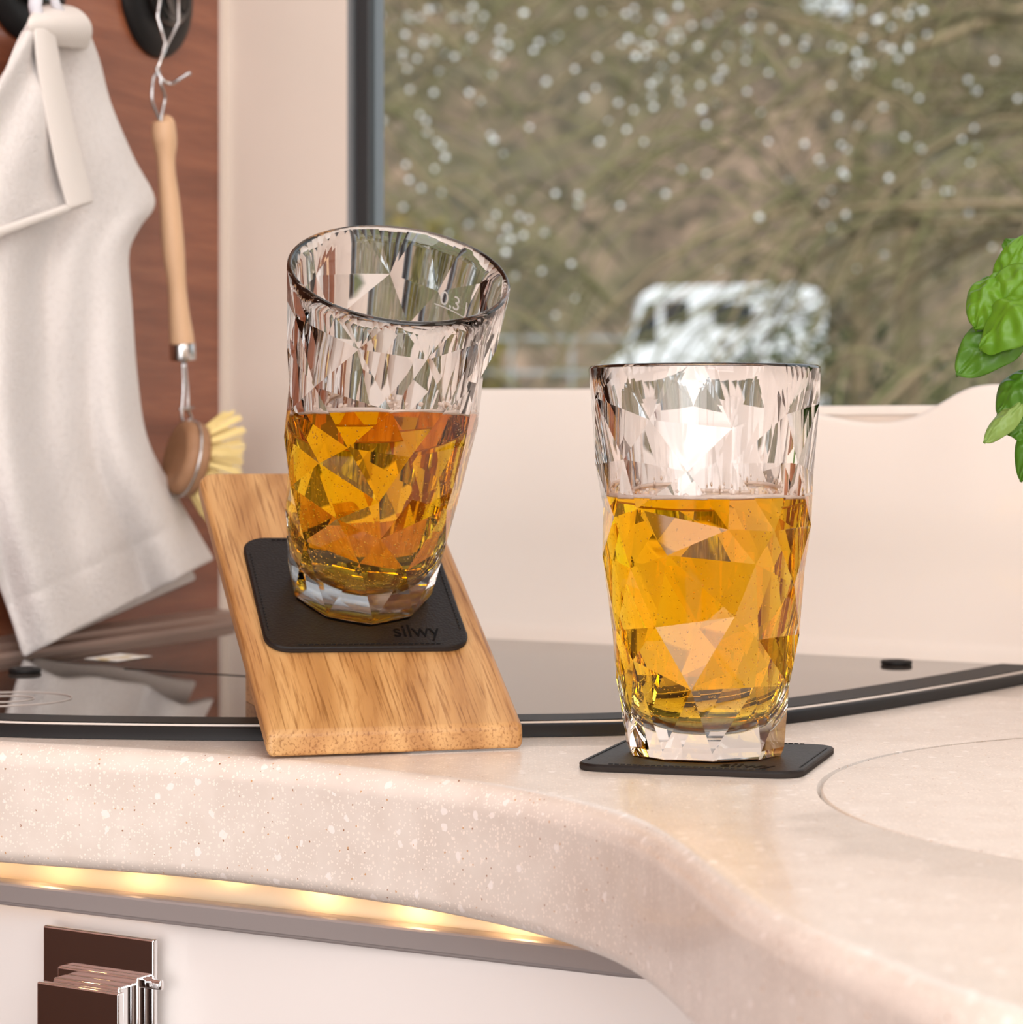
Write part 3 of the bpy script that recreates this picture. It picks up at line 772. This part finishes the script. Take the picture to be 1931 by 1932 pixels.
tumbler(mL, 23, 'tilted faceted clear tumbler standing on the slanted board', [('0,3 l', qm, GH-0.026, 0.0085), ('____', qm+0.05, GH-0.026, 0.0095)], LL)
drink(mL, LL, 'amber beer standing level in the tilted glass', 5, 1500)

# ------------------------------------------------------------------ towel on the wood wall
def TW(px, py, d): return V(px, py, corner+nW*d, nW)
def poly_at(pts, t):
    L = [0]
    for p, q in zip(pts, pts[1:]): L.append(L[-1]+math.dist(p, q))
    s = t*L[-1]
    for i in range(len(pts)-1):
        if s <= L[i+1]+1e-9:
            k = (s-L[i])/(L[i+1]-L[i]); return (pts[i][0]+(pts[i+1][0]-pts[i][0])*k, pts[i][1]+(pts[i+1][1]-pts[i][1])*k)
    return pts[-1]
def smooth_poly(pts, n=6):
    return [(p.x, p.y) for p in spline([Vector((x, y, 0)) for x, y in pts], n)]
tw = thing('hand_towel', TW(60, 1200, 0.03), 'white terry towel hanging folded from the left wall hook', 'towel')
def cloth(name, left, right, dfun, nu, nv, mt, thick=0.003):
    l_ = smooth_poly(left); r_ = smooth_poly(right); rows = []
    for i in range(nv+1):
        t = i/nv; a = poly_at(l_, t); b = poly_at(r_, t); row = []
        for j in range(nu+1):
            s = j/nu; px = a[0]+(b[0]-a[0])*s; py = a[1]+(b[1]-a[1])*s
            row.append(TW(px, py, dfun(s, t, px, py)))
        rows.append(row)
    m = MB(); m.grid(rows); o = m.build(name, mt, tw)
    sd = o.modifiers.new('thick', 'SOLIDIFY'); sd.thickness = thick; sd.offset = 0
    sb = o.modifiers.new('sub', 'SUBSURF'); sb.levels = 1; sb.render_levels = 1
    return o
def d_main(s, t, px, py):
    f = 0.030-0.007*math.cos(2*PI*(s*1.6+0.15))*min(1, t*2)+0.004*math.sin(2*PI*(s*3.1+t*0.7))*min(1, t*1.5)
    f += 0.004*noise.noise(Vector((px*0.012, py*0.004, 0)))
    f += 0.012*math.exp(-(t/0.07)**2)
    if s > 0.8: f -= 0.006*((s-0.8)/0.2)**2
    for q in (0.905, 0.917, 0.929): f -= 0.0008*math.exp(-((t-q)/0.003)**2)
    return f
Lm = [(58, 40), (5, 150), (-45, 300), (-80, 520), (-75, 800), (-35, 1010), (5, 1120), (44, 1240)]
Rm = [(150, 30), (182, 110), (205, 195), (250, 300), (290, 378), (262, 425), (240, 478), (246, 580), (257, 720), (276, 830), (325, 925), (402, 1057)]
cloth('main_layer', Lm, Rm, d_main, 60, 120, M['terry'], 0.004)
cloth('back_layer', [(70, 60), (0, 300), (-40, 700), (0, 1100), (66, 1226)], [(130, 60), (220, 300), (215, 700), (270, 900), (372, 1094)], lambda s, t, x, y: 0.014+0.003*math.sin(9*s), 24, 60, M['terry'])
def d_flap(s, t, px, py):
    return 0.044+0.004*math.sin(PI*min(1, t*1.3))*math.sin(3*s+1)+0.003*math.sin(2*PI*(s*1.2+t))
cloth('front_flap', [(46, 60), (0, 150), (-50, 270), (-90, 475)], [(92, 52), (115, 150), (150, 290), (174, 384)], d_flap, 36, 60, M['terry'], 0.0035)
cloth('hem_band', [(62, 50), (72, 140), (100, 290), (128, 396)], [(100, 50), (118, 145), (152, 290), (176, 382)], lambda s, t, x, y: 0.0485+0.0015*math.sin(PI*s), 10, 40, M['hem'], 0.0022)
cloth('bottom_hem', [(-90, 458), (-90, 462), (-88, 478)], [(126, 386), (129, 390), (133, 396)], lambda s, t, x, y: 0.0485+0.001*math.sin(PI*t), 24, 6, M['hem'], 0.002)
# rounded top where the towel turns over the hook
cloth('top_fold', [(56, 80), (50, 48), (60, 28), (80, 17), (105, 14)], [(162, 92), (172, 60), (164, 36), (140, 18), (106, 13.5)], lambda s, t, x, y: 0.0395+0.004*math.sin(PI*s)**0.6+0.008*math.sin(PI*min(1, t*1.25))-0.010*t**3, 24, 24, M['hem'], 0.003)
m = MB()
m.tube([TW(72, 40, 0.045), TW(66, 10, 0.046), TW(70, -30, 0.045)], 0.0035, 8); m.tube([TW(118, 30, 0.045), TW(104, 5, 0.046), TW(96, -30, 0.045)], 0.0025, 8)
m.build('loop', mat('loop', (0.72, 0.72, 0.78), 0.8), tw)

# ------------------------------------------------------------------ wall hooks
Wm = Matrix((w_, UP, nW)).transposed()   # local x along wall, y up, z out
def wall_hook(px, py, label, chain):
    c = TW(px, py, 0.0); t = thing('wall_hook', c, label, 'hook', None)
    Mw = Matrix.Translation(c) @ Wm.to_4x4()
    m = MB(); m.lathe([(0.0, 0.0), (0.0385, 0.0), (0.039, 0.0015), (0.037, 0.0045), (0.029, 0.0065), (0.0225, 0.0065), (0.0, 0.0065)], 48, Mw, cap0=False, cap1=False); m.build('rubber_disc', M['rubber'], t)
    m = MB(); m.lathe([(0.0215, 0.0065), (0.021, 0.012), (0.018, 0.0145), (0.016, 0.0135), (0.0145, 0.010), (0.0, 0.010)], 40, Mw, cap0=False, cap1=False); m.build('cap', M['black_gloss'], t)
    m = MB(); m.lathe([(0.006, 0.010), (0.006, 0.016), (0.0035, 0.019), (0.0, 0.019)], 20, Mw @ Matrix.Translation((-0.001, 0.0045, 0)), cap0=False, cap1=False); m.build('pin', M['chrome'], t)
    return t
h2 = wall_hook(291, -18, 'black round wall hook with the wire loop holding the dish brush', True)
wall_hook(42, -62, 'black round wall hook half hidden above the white towel', False)
m = MB()
m.tube([TW(305, -25, 0.024), TW(297, 32, 0.024), TW(312, 82, 0.026), TW(302, 118, 0.028), TW(296, 133, 0.030)], 0.00085, 8)
m.tube([TW(336, -20, 0.024), TW(337, 42, 0.024), TW(315, 85, 0.026), TW(299, 125, 0.029)], 0.00085, 8)
m.build('wire_loop', M['chrome'], h2)
m = MB()
m.tube(spline([TW(294, 128, 0.029), TW(300, 141, 0.031), TW(308, 152, 0.033), TW(322, 158, 0.036), TW(334, 152, 0.040), TW(355, 139, 0.046)], 5), 0.0010, 8)
m.lathe([(0, -0.0014), (0.0011, -0.0009), (0.0014, 0), (0.0011, 0.0009), (0, 0.0014)], 12, Matrix.Translation(TW(356, 139, 0.046)), cap0=False, cap1=False)
m.build('cross_hook', M['steel'], h2)

# ------------------------------------------------------------------ dish brush
br = thing('dish_brush', TW(345, 880, 0.02), 'wooden dish brush with yellow bristles hanging on the wood wall', 'brush')
D_ = 0.030
m = MB(); m.tube(spline([TW(299, 132, D_), TW(289, 150, D_), TW(287, 190, D_), TW(299, 222, D_), TW(305, 240, D_)], 5), 0.0009, 8)
m.tube(spline([TW(299, 132, D_), TW(304, 160, D_+0.002), TW(311, 185, D_+0.001), TW(305, 215, D_), TW(303, 240, D_)], 5), 0.0009, 8); m.build('hanging_ring', M['steel'], br)
axis = [(308, 226, 12), (309, 229, 20), (309, 240, 22.5), (310, 258, 23.5), (312, 275, 22), (313, 300, 17.5), (315, 330, 17), (320, 380, 19.5), (324, 430, 21), (328, 480, 21), (332, 520, 18.5), (335, 550, 17.5), (338, 590, 19.5), (342, 630, 22.5), (344, 650, 23.5)]
pts = spline([TW(x, y, D_) for x, y, r in axis], 3)
rads = [p.x for p in spline([Vector((r, 0, 0)) for x, y, r in axis], 3)]
m = MB(); m.tube(pts, [r/F*p.y for r, p in zip(rads, pts)], 24); m.build('handle', M['beech'], br)
m = MB(); fp = [TW(344, 648, D_), TW(344.2, 652, D_), TW(345, 676, D_), TW(345.2, 680, D_)]; rf = 24.5/F*fp[0].y
m.tube(fp, [rf*0.97, rf, rf, rf*0.95], 24); m.build('ferrule', M['steel'], br)
hc = TW(347, 864, D_+0.004)              # head centre
ax = (a_*0.62+b_*0.62+UP*(-0.12)).normalized()
ax = Vector((0.86, 0.46, -0.20)).normalized()
Hx = ax.orthogonal(); Hm = Matrix.Translation(hc) @ ax.to_track_quat('Z', 'Y').to_matrix().to_4x4()
HR = 0.0212
m = MB(); m.tube(spline([TW(344, 678, D_), TW(346, 730, D_), TW(343, 775, D_), TW(344, 795, D_), hc+UP*HR*1.02-ax*0.0005], 4), 0.0009, 8)
m.tube(spline([TW(348, 678, D_), TW(354, 740, D_), TW(355, 772, D_), TW(361, 788, D_), hc+UP*HR*1.02+ax*0.003], 4), 0.0009, 8)
m.tube([TW(339, 772, D_), TW(364, 769, D_)], 0.0009, 8)
m.tube([Hm @ Vector((1.02*HR*math.cos(2*PI*i/40), 1.02*HR*math.sin(2*PI*i/40), 0.0012)) for i in range(40)], 0.0008, 8, closed=True)
m.build('wire', M['steel'], br)
m = MB(); m.lathe([(0, -0.0050), (HR*0.70, -0.0050), (HR*0.80, -0.0056), (HR*0.93, -0.0045), (HR, -0.002), (HR, 0.0005), (HR*0.975, 0.0012), (HR, 0.0020), (HR, 0.0062), (HR*0.95, 0.0078), (0, 0.0078)], 48, Hm, cap0=False, cap1=False)
m.build('brush_head', M['beech_dark'], br)
rnd = random.Random(5)
for ring, n in ((0.0, 1), (0.35, 6), (0.66, 11), (0.92, 16)):
    for k in range(n):
        q = 2*PI*(k+0.3*ring)/n; m = MB()
        for s in range(16):
            r = HR*0.86*ring; aa = q+rnd.uniform(-0.09, 0.09)
            b0 = Vector((r*math.cos(aa), r*math.sin(aa), 0.0075))+Vector((rnd.uniform(-1, 1), rnd.uniform(-1, 1), 0))*0.0010
            spread = 0.45+0.65*ring
            L_ = rnd.uniform(0.0195, 0.0222)
            d = Vector((math.cos(aa)*spread*ring, math.sin(aa)*spread*ring, 1)).normalized()
            d = (d+Vector((rnd.uniform(-1, 1), rnd.uniform(-1, 1), 0))*0.07).normalized()
            m.tube([Hm@b0, Hm@(b0+d*L_*0.6), Hm@(b0+d*L_)], 0.00036, 4, smooth=False)
        m.build('bristle_tuft', M['bristle'], br, fix=False)

# ------------------------------------------------------------------ basil at the right edge
M['leaf'] = leaf_mat('basil_leaf', (0.085, 0.235, 0.010), (0.155, 0.33, 0.018))
M['leaf_dark'] = leaf_mat('basil_leaf_dark', (0.045, 0.150, 0.008), (0.10, 0.245, 0.018))
M['leaf_pale'] = leaf_mat('basil_leaf_pale', (0.20, 0.33, 0.07), (0.26, 0.38, 0.10))
M['stem'] = mat('stem', (0.30, 0.42, 0.10), 0.5)
pot_c = Vector((0.285, 1.03, 0.0))
bs = thing('basil_plant', pot_c, 'green basil plant leaning in from the right edge of the frame', 'plant')
m = MB(); m.lathe([(0, 0.0), (0.036, 0.0), (0.047, 0.078), (0.049, 0.078), (0.049, 0.084), (0.045, 0.084), (0.044, 0.074), (0, 0.074)], 40, Matrix.Translation(pot_c+UP*0.0003), cap0=False, cap1=False)
m.build('pot', mat('terracotta', (0.42, 0.16, 0.07), 0.7), bs)
m = MB(); m.lathe([(0, 0.076), (0.02, 0.077), (0.0445, 0.075)], 24, Matrix.Translation(pot_c), cap0=False, cap1=False); m.build('soil', mat('soil', (0.03, 0.018, 0.01), 0.95), bs)
def leaf(base, tip, wid, nrm, mt, cup=0.35, curl=0.25, nu=26, nv=18):
    base = Vector(base); tip = Vector(tip); ax_ = tip-base; L = ax_.length; ax_.normalize()
    nrm = (Vector(nrm)-ax_*Vector(nrm).dot(ax_)).normalized(); sd = ax_.cross(nrm); rows = []
    for i in range(nu+1):
        t = i/nu; w = wid/2*(math.sin(PI*t**0.82)**0.6) if 0 < t < 1 else 0
        row = []
        for j in range(nv+1):
            s = j/nv*2-1
            rib = 0.085*wid*math.cos(t*PI*9-abs(s)*4.5)*abs(s)*(1-abs(s))*2
            z = -cup*abs(s)**1.7*w + curl*L*math.sin(PI*t)*0.9 - curl*L*0.55*t*t + 0.09*wid*(abs(s))**0.4 + rib
            z += 0.10*wid*noise.noise(Vector((t*4+base.x*90, s*3, 1.3)))
            row.append(base+ax_*(L*t)+sd*(s*w)+nrm*z)
        rows.append(row)
    m = MB(); m.grid(rows); o = m.build('leaf', mt, bs, fix=False)
    sb = o.modifiers.new('sub', 'SUBSURF'); sb.levels = 1; sb.render_levels = 1
    sld = o.modifiers.new('thick', 'SOLIDIFY'); sld.thickness = 0.0004
    return o
YB = 0.97
def Lf(bx, by, tx, ty, w, n, mt, d0=0.0, d1=0.0, **kw):
    leaf(P(bx, by, YB+d0), P(tx, ty, YB+d1), w/F*YB, n, M[mt], **kw)
Lf(1895, 560, 1934, 440, 62, (-0.5, -0.8, 0.2), 'leaf', 0.012, 0.006)
Lf(1925, 545, 1832, 560, 92, (-0.35, -0.5, 0.8), 'leaf_dark', 0.02, 0.02)
Lf(1900, 520, 1838, 615, 96, (-0.45, -0.75, 0.45), 'leaf', 0.004, -0.004, cup=0.6)
Lf(1880, 590, 2000, 490, 110, (0.1, -0.7, 0.7), 'leaf', -0.004, 0.0, cup=0.5)
Lf(1990, 560, 1846, 650, 130, (-0.2, -0.6, 0.75), 'leaf', -0.01, -0.012, cup=0.7)
Lf(1935, 600, 1806, 706, 104, (-0.4, -0.85, 0.15), 'leaf_dark', 0.004, -0.002, cup=0.4, curl=0.12)
Lf(1945, 640, 1850, 690, 80, (-0.6, -0.3, 0.5), 'leaf', 0.01, 0.004)
Lf(1960, 520, 1900, 450, 80, (0.1, -0.8, 0.5), 'leaf_dark', 0.02, 0.02)
Lf(1985, 470, 2060, 560, 110, (0.3, -0.8, 0.5), 'leaf', 0.0, 0.0)
Lf(1960, 700, 1882, 778, 78, (-0.3, -0.8, 0.5), 'leaf_dark', 0.0, -0.004, cup=0.8)
Lf(1965, 745, 1900, 725, 66, (-0.2, -0.8, 0.6), 'leaf_dark', 0.006, 0.0, cup=0.8)
Lf(1930, 760, 1857, 834, 44, (-0.5, -0.8, 0.1), 'leaf_pale', -0.006, -0.008, cup=0.9, curl=0.1)
Lf(1915, 780, 1935, 835, 50, (-0.2, -0.9, 0.1), 'leaf_dark', 0.004, 0.0)
Lf(1975, 800, 1924, 905, 60, (-0.5, -0.8, 0.1), 'leaf_dark', 0.004, 0.0)
Lf(1960, 835, 1903, 812, 40, (-0.3, -0.6, 0.6), 'leaf', 0.01, 0.006)
Lf(2010, 700, 2090, 640, 110, (0.3, -0.7, 0.6), 'leaf', 0.02, 0.02); Lf(2040, 800, 2130, 860, 110, (0.3, -0.7, 0.6), 'leaf_dark', 0.02, 0.02)
Lf(2060, 500, 2160, 420, 110, (0.3, -0.7, 0.6), 'leaf', 0.03, 0.02); Lf(2000, 600, 2100, 700, 120, (0.3, -0.7, 0.6), 'leaf', 0.03, 0.02)
m = MB(); s0 = pot_c+UP*0.075
for e in [(1935, 545), (1950, 620), (1975, 500), (2060, 520)]:
    m.tube(spline([s0+Vector((rnd.uniform(-.01, .01), 0, 0)), P(2120, 900, 1.01), P(2030, 740, 0.99), P(e[0], e[1], YB+0.008)], 6), 0.0013, 7)
for e in [(1945, 720), (1930, 770), (1965, 805)]:
    m.tube(spline([s0+Vector((rnd.uniform(-.01, .01), 0, 0)), P(2110, 940, 1.01), P(2000, 820, 0.985), P(e[0], e[1], YB+0.004)], 6), 0.0011, 7)
m.build('stem', M['stem'], bs)

# ------------------------------------------------------------------ outdoors
def veg(name, c0, c1, c2, scale, kind='Object', sc3=(1, 1, 1)):
    m_ = mat(name, c0, 0.9, spec=0.1); n = N(m_); co = n.coord(sc3, (0, 0, 0), kind)
    n.col(n.mix(n.ramp(n.noise(co, scale*0.22, 3, 0.6), [(0.42, (0, 0, 0)), (0.58, (1, 1, 1))]), n.ramp(n.noise(co, scale, 6, 0.7), [(0.35, c0), (0.6, c1)]), n.ramp(n.noise(co, scale*1.3, 5, 0.7), [(0.35, c0), (0.62, c2)]))); return m_
ZG = -1.5
def gz(y): return ZG if y < 10 else (ZG+(y-10)/40*1.75 if y < 50 else 0.25+(y-50)*0.06)
rows = [[Vector((-60, y, gz(y))), Vector((90, y, gz(y)))] for y in (2.0, 10, 30, 50, 64)]
m = MB(); m.grid(rows, False); tag(m.build('ground', veg('ground_grass', (0.05, 0.06, 0.025), (0.12, 0.12, 0.05), (0.14, 0.10, 0.06), 1.2)), kind='structure')
# wooded hillside
rows = []
for i in range(46):
    t = i/45; row = []
    for j in range(90):
        x = -45+110*j/89; y = 62+t*38; z = gz(62)-0.3+t*(19.3+7*noise.noise(Vector((x*0.13, 3.3, 0))))+ (noise.noise(Vector((x*0.35, y*0.35, 0)))*2.2+noise.noise(Vector((x*1.1, y*1.1, 4)))*1.1)*min(1, t*6)
        row.append(Vector((x, y, z)))
    rows.append(row)
m = MB(); m.grid(rows); hs = m.build('hillside', veg('hill_wood', (0.045, 0.040, 0.028), (0.160, 0.132, 0.080), (0.270, 0.185, 0.130), 0.9)); tag(hs, kind='structure')

bark = veg('bark', (0.09, 0.075, 0.045), (0.22, 0.16, 0.10), (0.17, 0.15, 0.08), 9)
twm = [mat('twig_moss', (0.22, 0.20, 0.085), 0.8), mat('twig_tan', (0.30, 0.22, 0.13), 0.8), mat('twig_dark', (0.07, 0.06, 0.035), 0.85), mat('twig_olive', (0.15, 0.14, 0.06), 0.85)]
drop_m = mat('glint_white', (0.97, 0.98, 1.0), 0.15)  # opaque white beads: the drops' bright glints are put into the colour
ico = bmesh.new(); bmesh.ops.create_icosphere(ico, subdivisions=1, radius=1); drop_me = bpy.data.meshes.new('raindrop_glint'); ico.to_mesh(drop_me); ico.free(); drop_me.materials.append(drop_m)
for p_ in drop_me.polygons: p_.use_smooth = True
ND = [0]
def tree(base, h, tr, label, seed, nlimb, ntw, zlo, zhi, drops, spread=(1.4, 3.0), thick=1.0, cat='tree'):
    rnd = random.Random(seed); base = Vector(base); t = thing('tree', base, label, cat, None)
    m = MB(); tp = spline([base, base+Vector((rnd.uniform(-.1, .1), 0, h*0.35)), base+Vector((rnd.uniform(-.25, .25), 0.1, h*0.7)), base+Vector((rnd.uniform(-.3, .3), 0.1, h))], 5)
    m.tube(tp, [tr*(1-0.75*i/(len(tp)-1)) for i in range(len(tp))], 10); m.build('trunk', bark, t)
    tws = [MB() for _ in twm]; cand = []
    for k in range(nlimb):
        z = rnd.uniform(zlo, zhi); q = rnd.choice([rnd.uniform(-0.5, 0.5), rnd.uniform(PI-0.5, PI+0.5), rnd.uniform(0, 2*PI)]); L = rnd.uniform(*spread)
        f_ = (z-base.z)/h; st = tp[min(len(tp)-1, int(f_*(len(tp)-1)))].copy(); st.z = z
        d = Vector((math.cos(q), math.sin(q)*0.55, 0)); rise = rnd.uniform(0.0, 0.5)
        lp = spline([st, st+d*L*0.35+UP*rise*0.7, st+d*L*0.7+UP*(rise*0.6-0.1), st+d*L+UP*(rise-0.75)], 5)
        m = MB(); r0_ = rnd.uniform(0.010, 0.022)*thick; m.tube(lp, [r0_*(1-0.8*i/(len(lp)-1)) for i in range(len(lp))], 6); m.build('branch', bark if k % 3 else twm[1], t, fix=False)
        for w in range(ntw):
            i = rnd.randrange(2, len(lp)); s = lp[i]; dd = (d+Vector((rnd.uniform(-1, 1), rnd.uniform(-.8, .8), 0))*0.9).normalized(); l2 = rnd.uniform(0.25, 0.95)
            up_ = rnd.uniform(-0.15, 0.35)
            c = spline([s, s+dd*l2*0.35+UP*l2*up_, s+dd*l2*0.75+UP*l2*(up_-0.25), s+dd*l2+UP*l2*(up_-rnd.uniform(0.35, 0.9))], 3)
            r1_ = rnd.uniform(0.0022, 0.0065)*thick*(1.25 if base.y < 10 else 1.0)
            tws[rnd.choice((0, 0, 1, 2, 3, 3))].tube(c, [r1_*(1-0.6*a/(len(c)-1)) for a in range(len(c))], 4, caps=False)
            cand += c[3:]
    for mb, mm in zip(tws, twm):
        if mb.v: tag(mb.build('twigs', mm, t, fix=False), kind='stuff')
    # keep only drops the window frames
    vis = []
    for p in cand:
        px = W_PX/2+p.x/p.y*F; py = HOR-(p.z-H0)/p.y*F
        if 715 < px < 1925 and 5 < py < 740: vis.append((px, py, p))
    rnd.shuffle(vis)
    vis.sort(key=lambda v: v[1]*0.5+rnd.uniform(0, 700))
    for px, py, p in vis[:drops]:
        o = bpy.data.objects.new('raindrop_glint', drop_me); C.objects.link(o); s = p.y*rnd.uniform(0.0010, 0.0015); o.scale = (s, s, s)
        o.location = p-UP*s-Vector(t.location); o.parent = t; ND[0] += 1
    return t
tree((2.3, 8.0, ZG), 7.5, 0.16, 'mossy bare tree with arching wet twigs, nearest outside the window at right', 1, 34, 26, 0.2, 3.0, 100, (1.0, 2.4))
tree((-2.2, 8.8, ZG), 7.5, 0.12, 'bare tree with arching tan twigs outside the window beside the black frame', 2, 26, 24, 0.3, 3.2, 70, (1.3, 3.4))
tree((2.0, 12.5, ZG), 9.0, 0.08, 'slim brown trunk rising behind the sill right of the upright glass', 3, 34, 18, 2.0, 4.2, 40, (1.5, 3.5), 1.3)
tree((-2.4, 17.0, ZG), 11.0, 0.13, 'hazy bare tree farther back between the two glasses', 4, 34, 26, 3.0, 5.5, 16, (1.5, 4.5), 1.6)
tree((5.2, 20.0, ZG), 12.0, 0.2, 'thick bare tree farther back behind the basil plant', 6, 40, 26, 0.0, 5.5, 0, (2, 5), 1.8)

tree((4.4, 32.0, gz(32)), 13.0, 0.16, 'far thin bare tree above the roof of the white camper', 9, 44, 30, 4.2, 8.0, 0, (2, 5), 2.2)
# bushes
def bush(c, r, label, seed, mt):
    rnd = random.Random(seed); m = MB(); c = Vector(c)
    for i in range(900):
        d = Vector((rnd.gauss(0, 1), rnd.gauss(0, 1), rnd.gauss(0, 1))).normalized()*rnd.uniform(0.55, 1); p = c+Vector((d.x*r[0], d.y*r[1], abs(d.z)*r[2]))
        s = rnd.uniform(0.05, 0.13)*r[2]*0.5; a1 = Vector((rnd.gauss(0, 1), rnd.gauss(0, 1), rnd.gauss(0, 1))).normalized(); b1 = a1.orthogonal()
        m.add([p+a1*s, p+b1*s*0.5, p-a1*s, p-b1*s*0.5], [(0, 1, 2, 3)])
    t = thing('bush', c, label, 'bush'); tag(m.build('foliage', mt, t, fix=False), kind='stuff')
    m = MB(); m.tube([c, c+UP*r[2]*0.7], [0.05, 0.02], 6); m.build('stem', bark, t)
gd = veg('bush_green', (0.02, 0.04, 0.012), (0.06, 0.09, 0.025), (0.05, 0.06, 0.03), 3)
gy = veg('bush_yellow', (0.12, 0.11, 0.03), (0.26, 0.21, 0.06), (0.20, 0.14, 0.05), 3)
bush((4.9, 40, gz(40)), (2.6, 1.5, 2.3), 'dark green bush right of the parked white camper', 1, gd)
bush((6.6, 34, gz(34)), (2.2, 1.5, 1.9), 'dark green bush far right behind the tree trunk', 2, gd)
bush((-1.5, 44, gz(44)), (1.6, 1.2, 4.0), 'yellowish bush seen just past the rim of the tilted glass', 3, gy)

# parked white camper
vn = thing('camper_van', (3.0, 50, gz(50)), 'white camper van parked across the road, seen through the twigs', 'vehicle')
wht = mat('van_white', (0.80, 0.82, 0.86), 0.3, coat=0.3); dkg = mat('van_glass', (0.02, 0.025, 0.03), 0.1); gry = mat('van_grey', (0.12, 0.13, 0.15), 0.5)
def vx(px): return (px-W_PX/2)/F*50
prof_v = [(vx(1128), -1.05), (vx(1126), -0.45), (vx(1135), 0.0), (vx(1160), 0.2), (vx(1185), 0.35), (vx(1212), 1.45), (vx(1240), 1.62), (vx(1500), 1.68), (vx(1560), 1.5), (vx(1562), -1.05)]
ZV = 1.42
prof_v = [(x, z+ZV) for x, z in prof_v]
m = MB(); k = len(prof_v); vs = [Vector((x, 50, z)) for x, z in prof_v]+[Vector((x, 52.1, z)) for x, z in prof_v]
m.add(vs, [tuple(range(k)), tuple(range(2*k-1, k-1, -1))]+[(i, (i+1) % k, k+(i+1) % k, k+i) for i in range(k)])
bevel(m.build('body', wht, vn), 0.06)
def vbox(name, x0, x1, z0, z1, mm, y=49.96):
    m = MB(); m.box(((x0+x1)/2, y, (z0+z1)/2+ZV), (x1-x0, 0.06, z1-z0)); return bevel(m.build(name, mm, vn), 0.02)
vbox('window', vx(1252), vx(1300), 0.9, 1.35, dkg); vbox('window', vx(1345), vx(1420), 0.85, 1.3, dkg)
m = MB(); m.add([Vector((vx(1192), 49.95, 0.5+ZV)), Vector((vx(1240), 49.95, 0.5+ZV)), Vector((vx(1240), 49.95, 1.3+ZV)), Vector((vx(1218), 49.95, 1.3+ZV))], [(0, 1, 2, 3)])
o = m.build('cab_window', dkg, vn); sd = o.modifiers.new('s', 'SOLIDIFY'); sd.thickness = 0.04
vbox('side_band', vx(1132), vx(1558), -0.45, -0.05, gry); vbox('skirt', vx(1136), vx(1556), -1.12, -0.75, gry)
for x in (vx(1175), vx(1480)):
    m = MB(); m.lathe([(0, -0.1), (0.34, -0.1), (0.36, 0), (0.34, 0.1), (0, 0.1)], 24, Matrix.Translation((x, 50.0, gz(50)+0.36)) @ Matrix.Rotation(PI/2, 4, 'X'), cap0=False, cap1=False); m.build('wheel', M['rubber'], vn)
# guard rail
gr_ = thing('guard_rail', (0.4, 42, gz(42)), 'grey metal railing left of the parked camper van', 'railing')
gm = mat('galvanised', (0.30, 0.31, 0.31), 0.5)
for z in (1.72, 1.15):
    m = MB(); m.box((-0.5, 42, z), (5.0, 0.05, 0.07)); m.build('rail', gm, gr_)
for i in range(6):
    m = MB(); m.box((-3.0+i, 42, (1.74+gz(42))/2), (0.07, 0.07, 1.74-gz(42))); m.build('post', gm, gr_)
print('drops', ND[0])
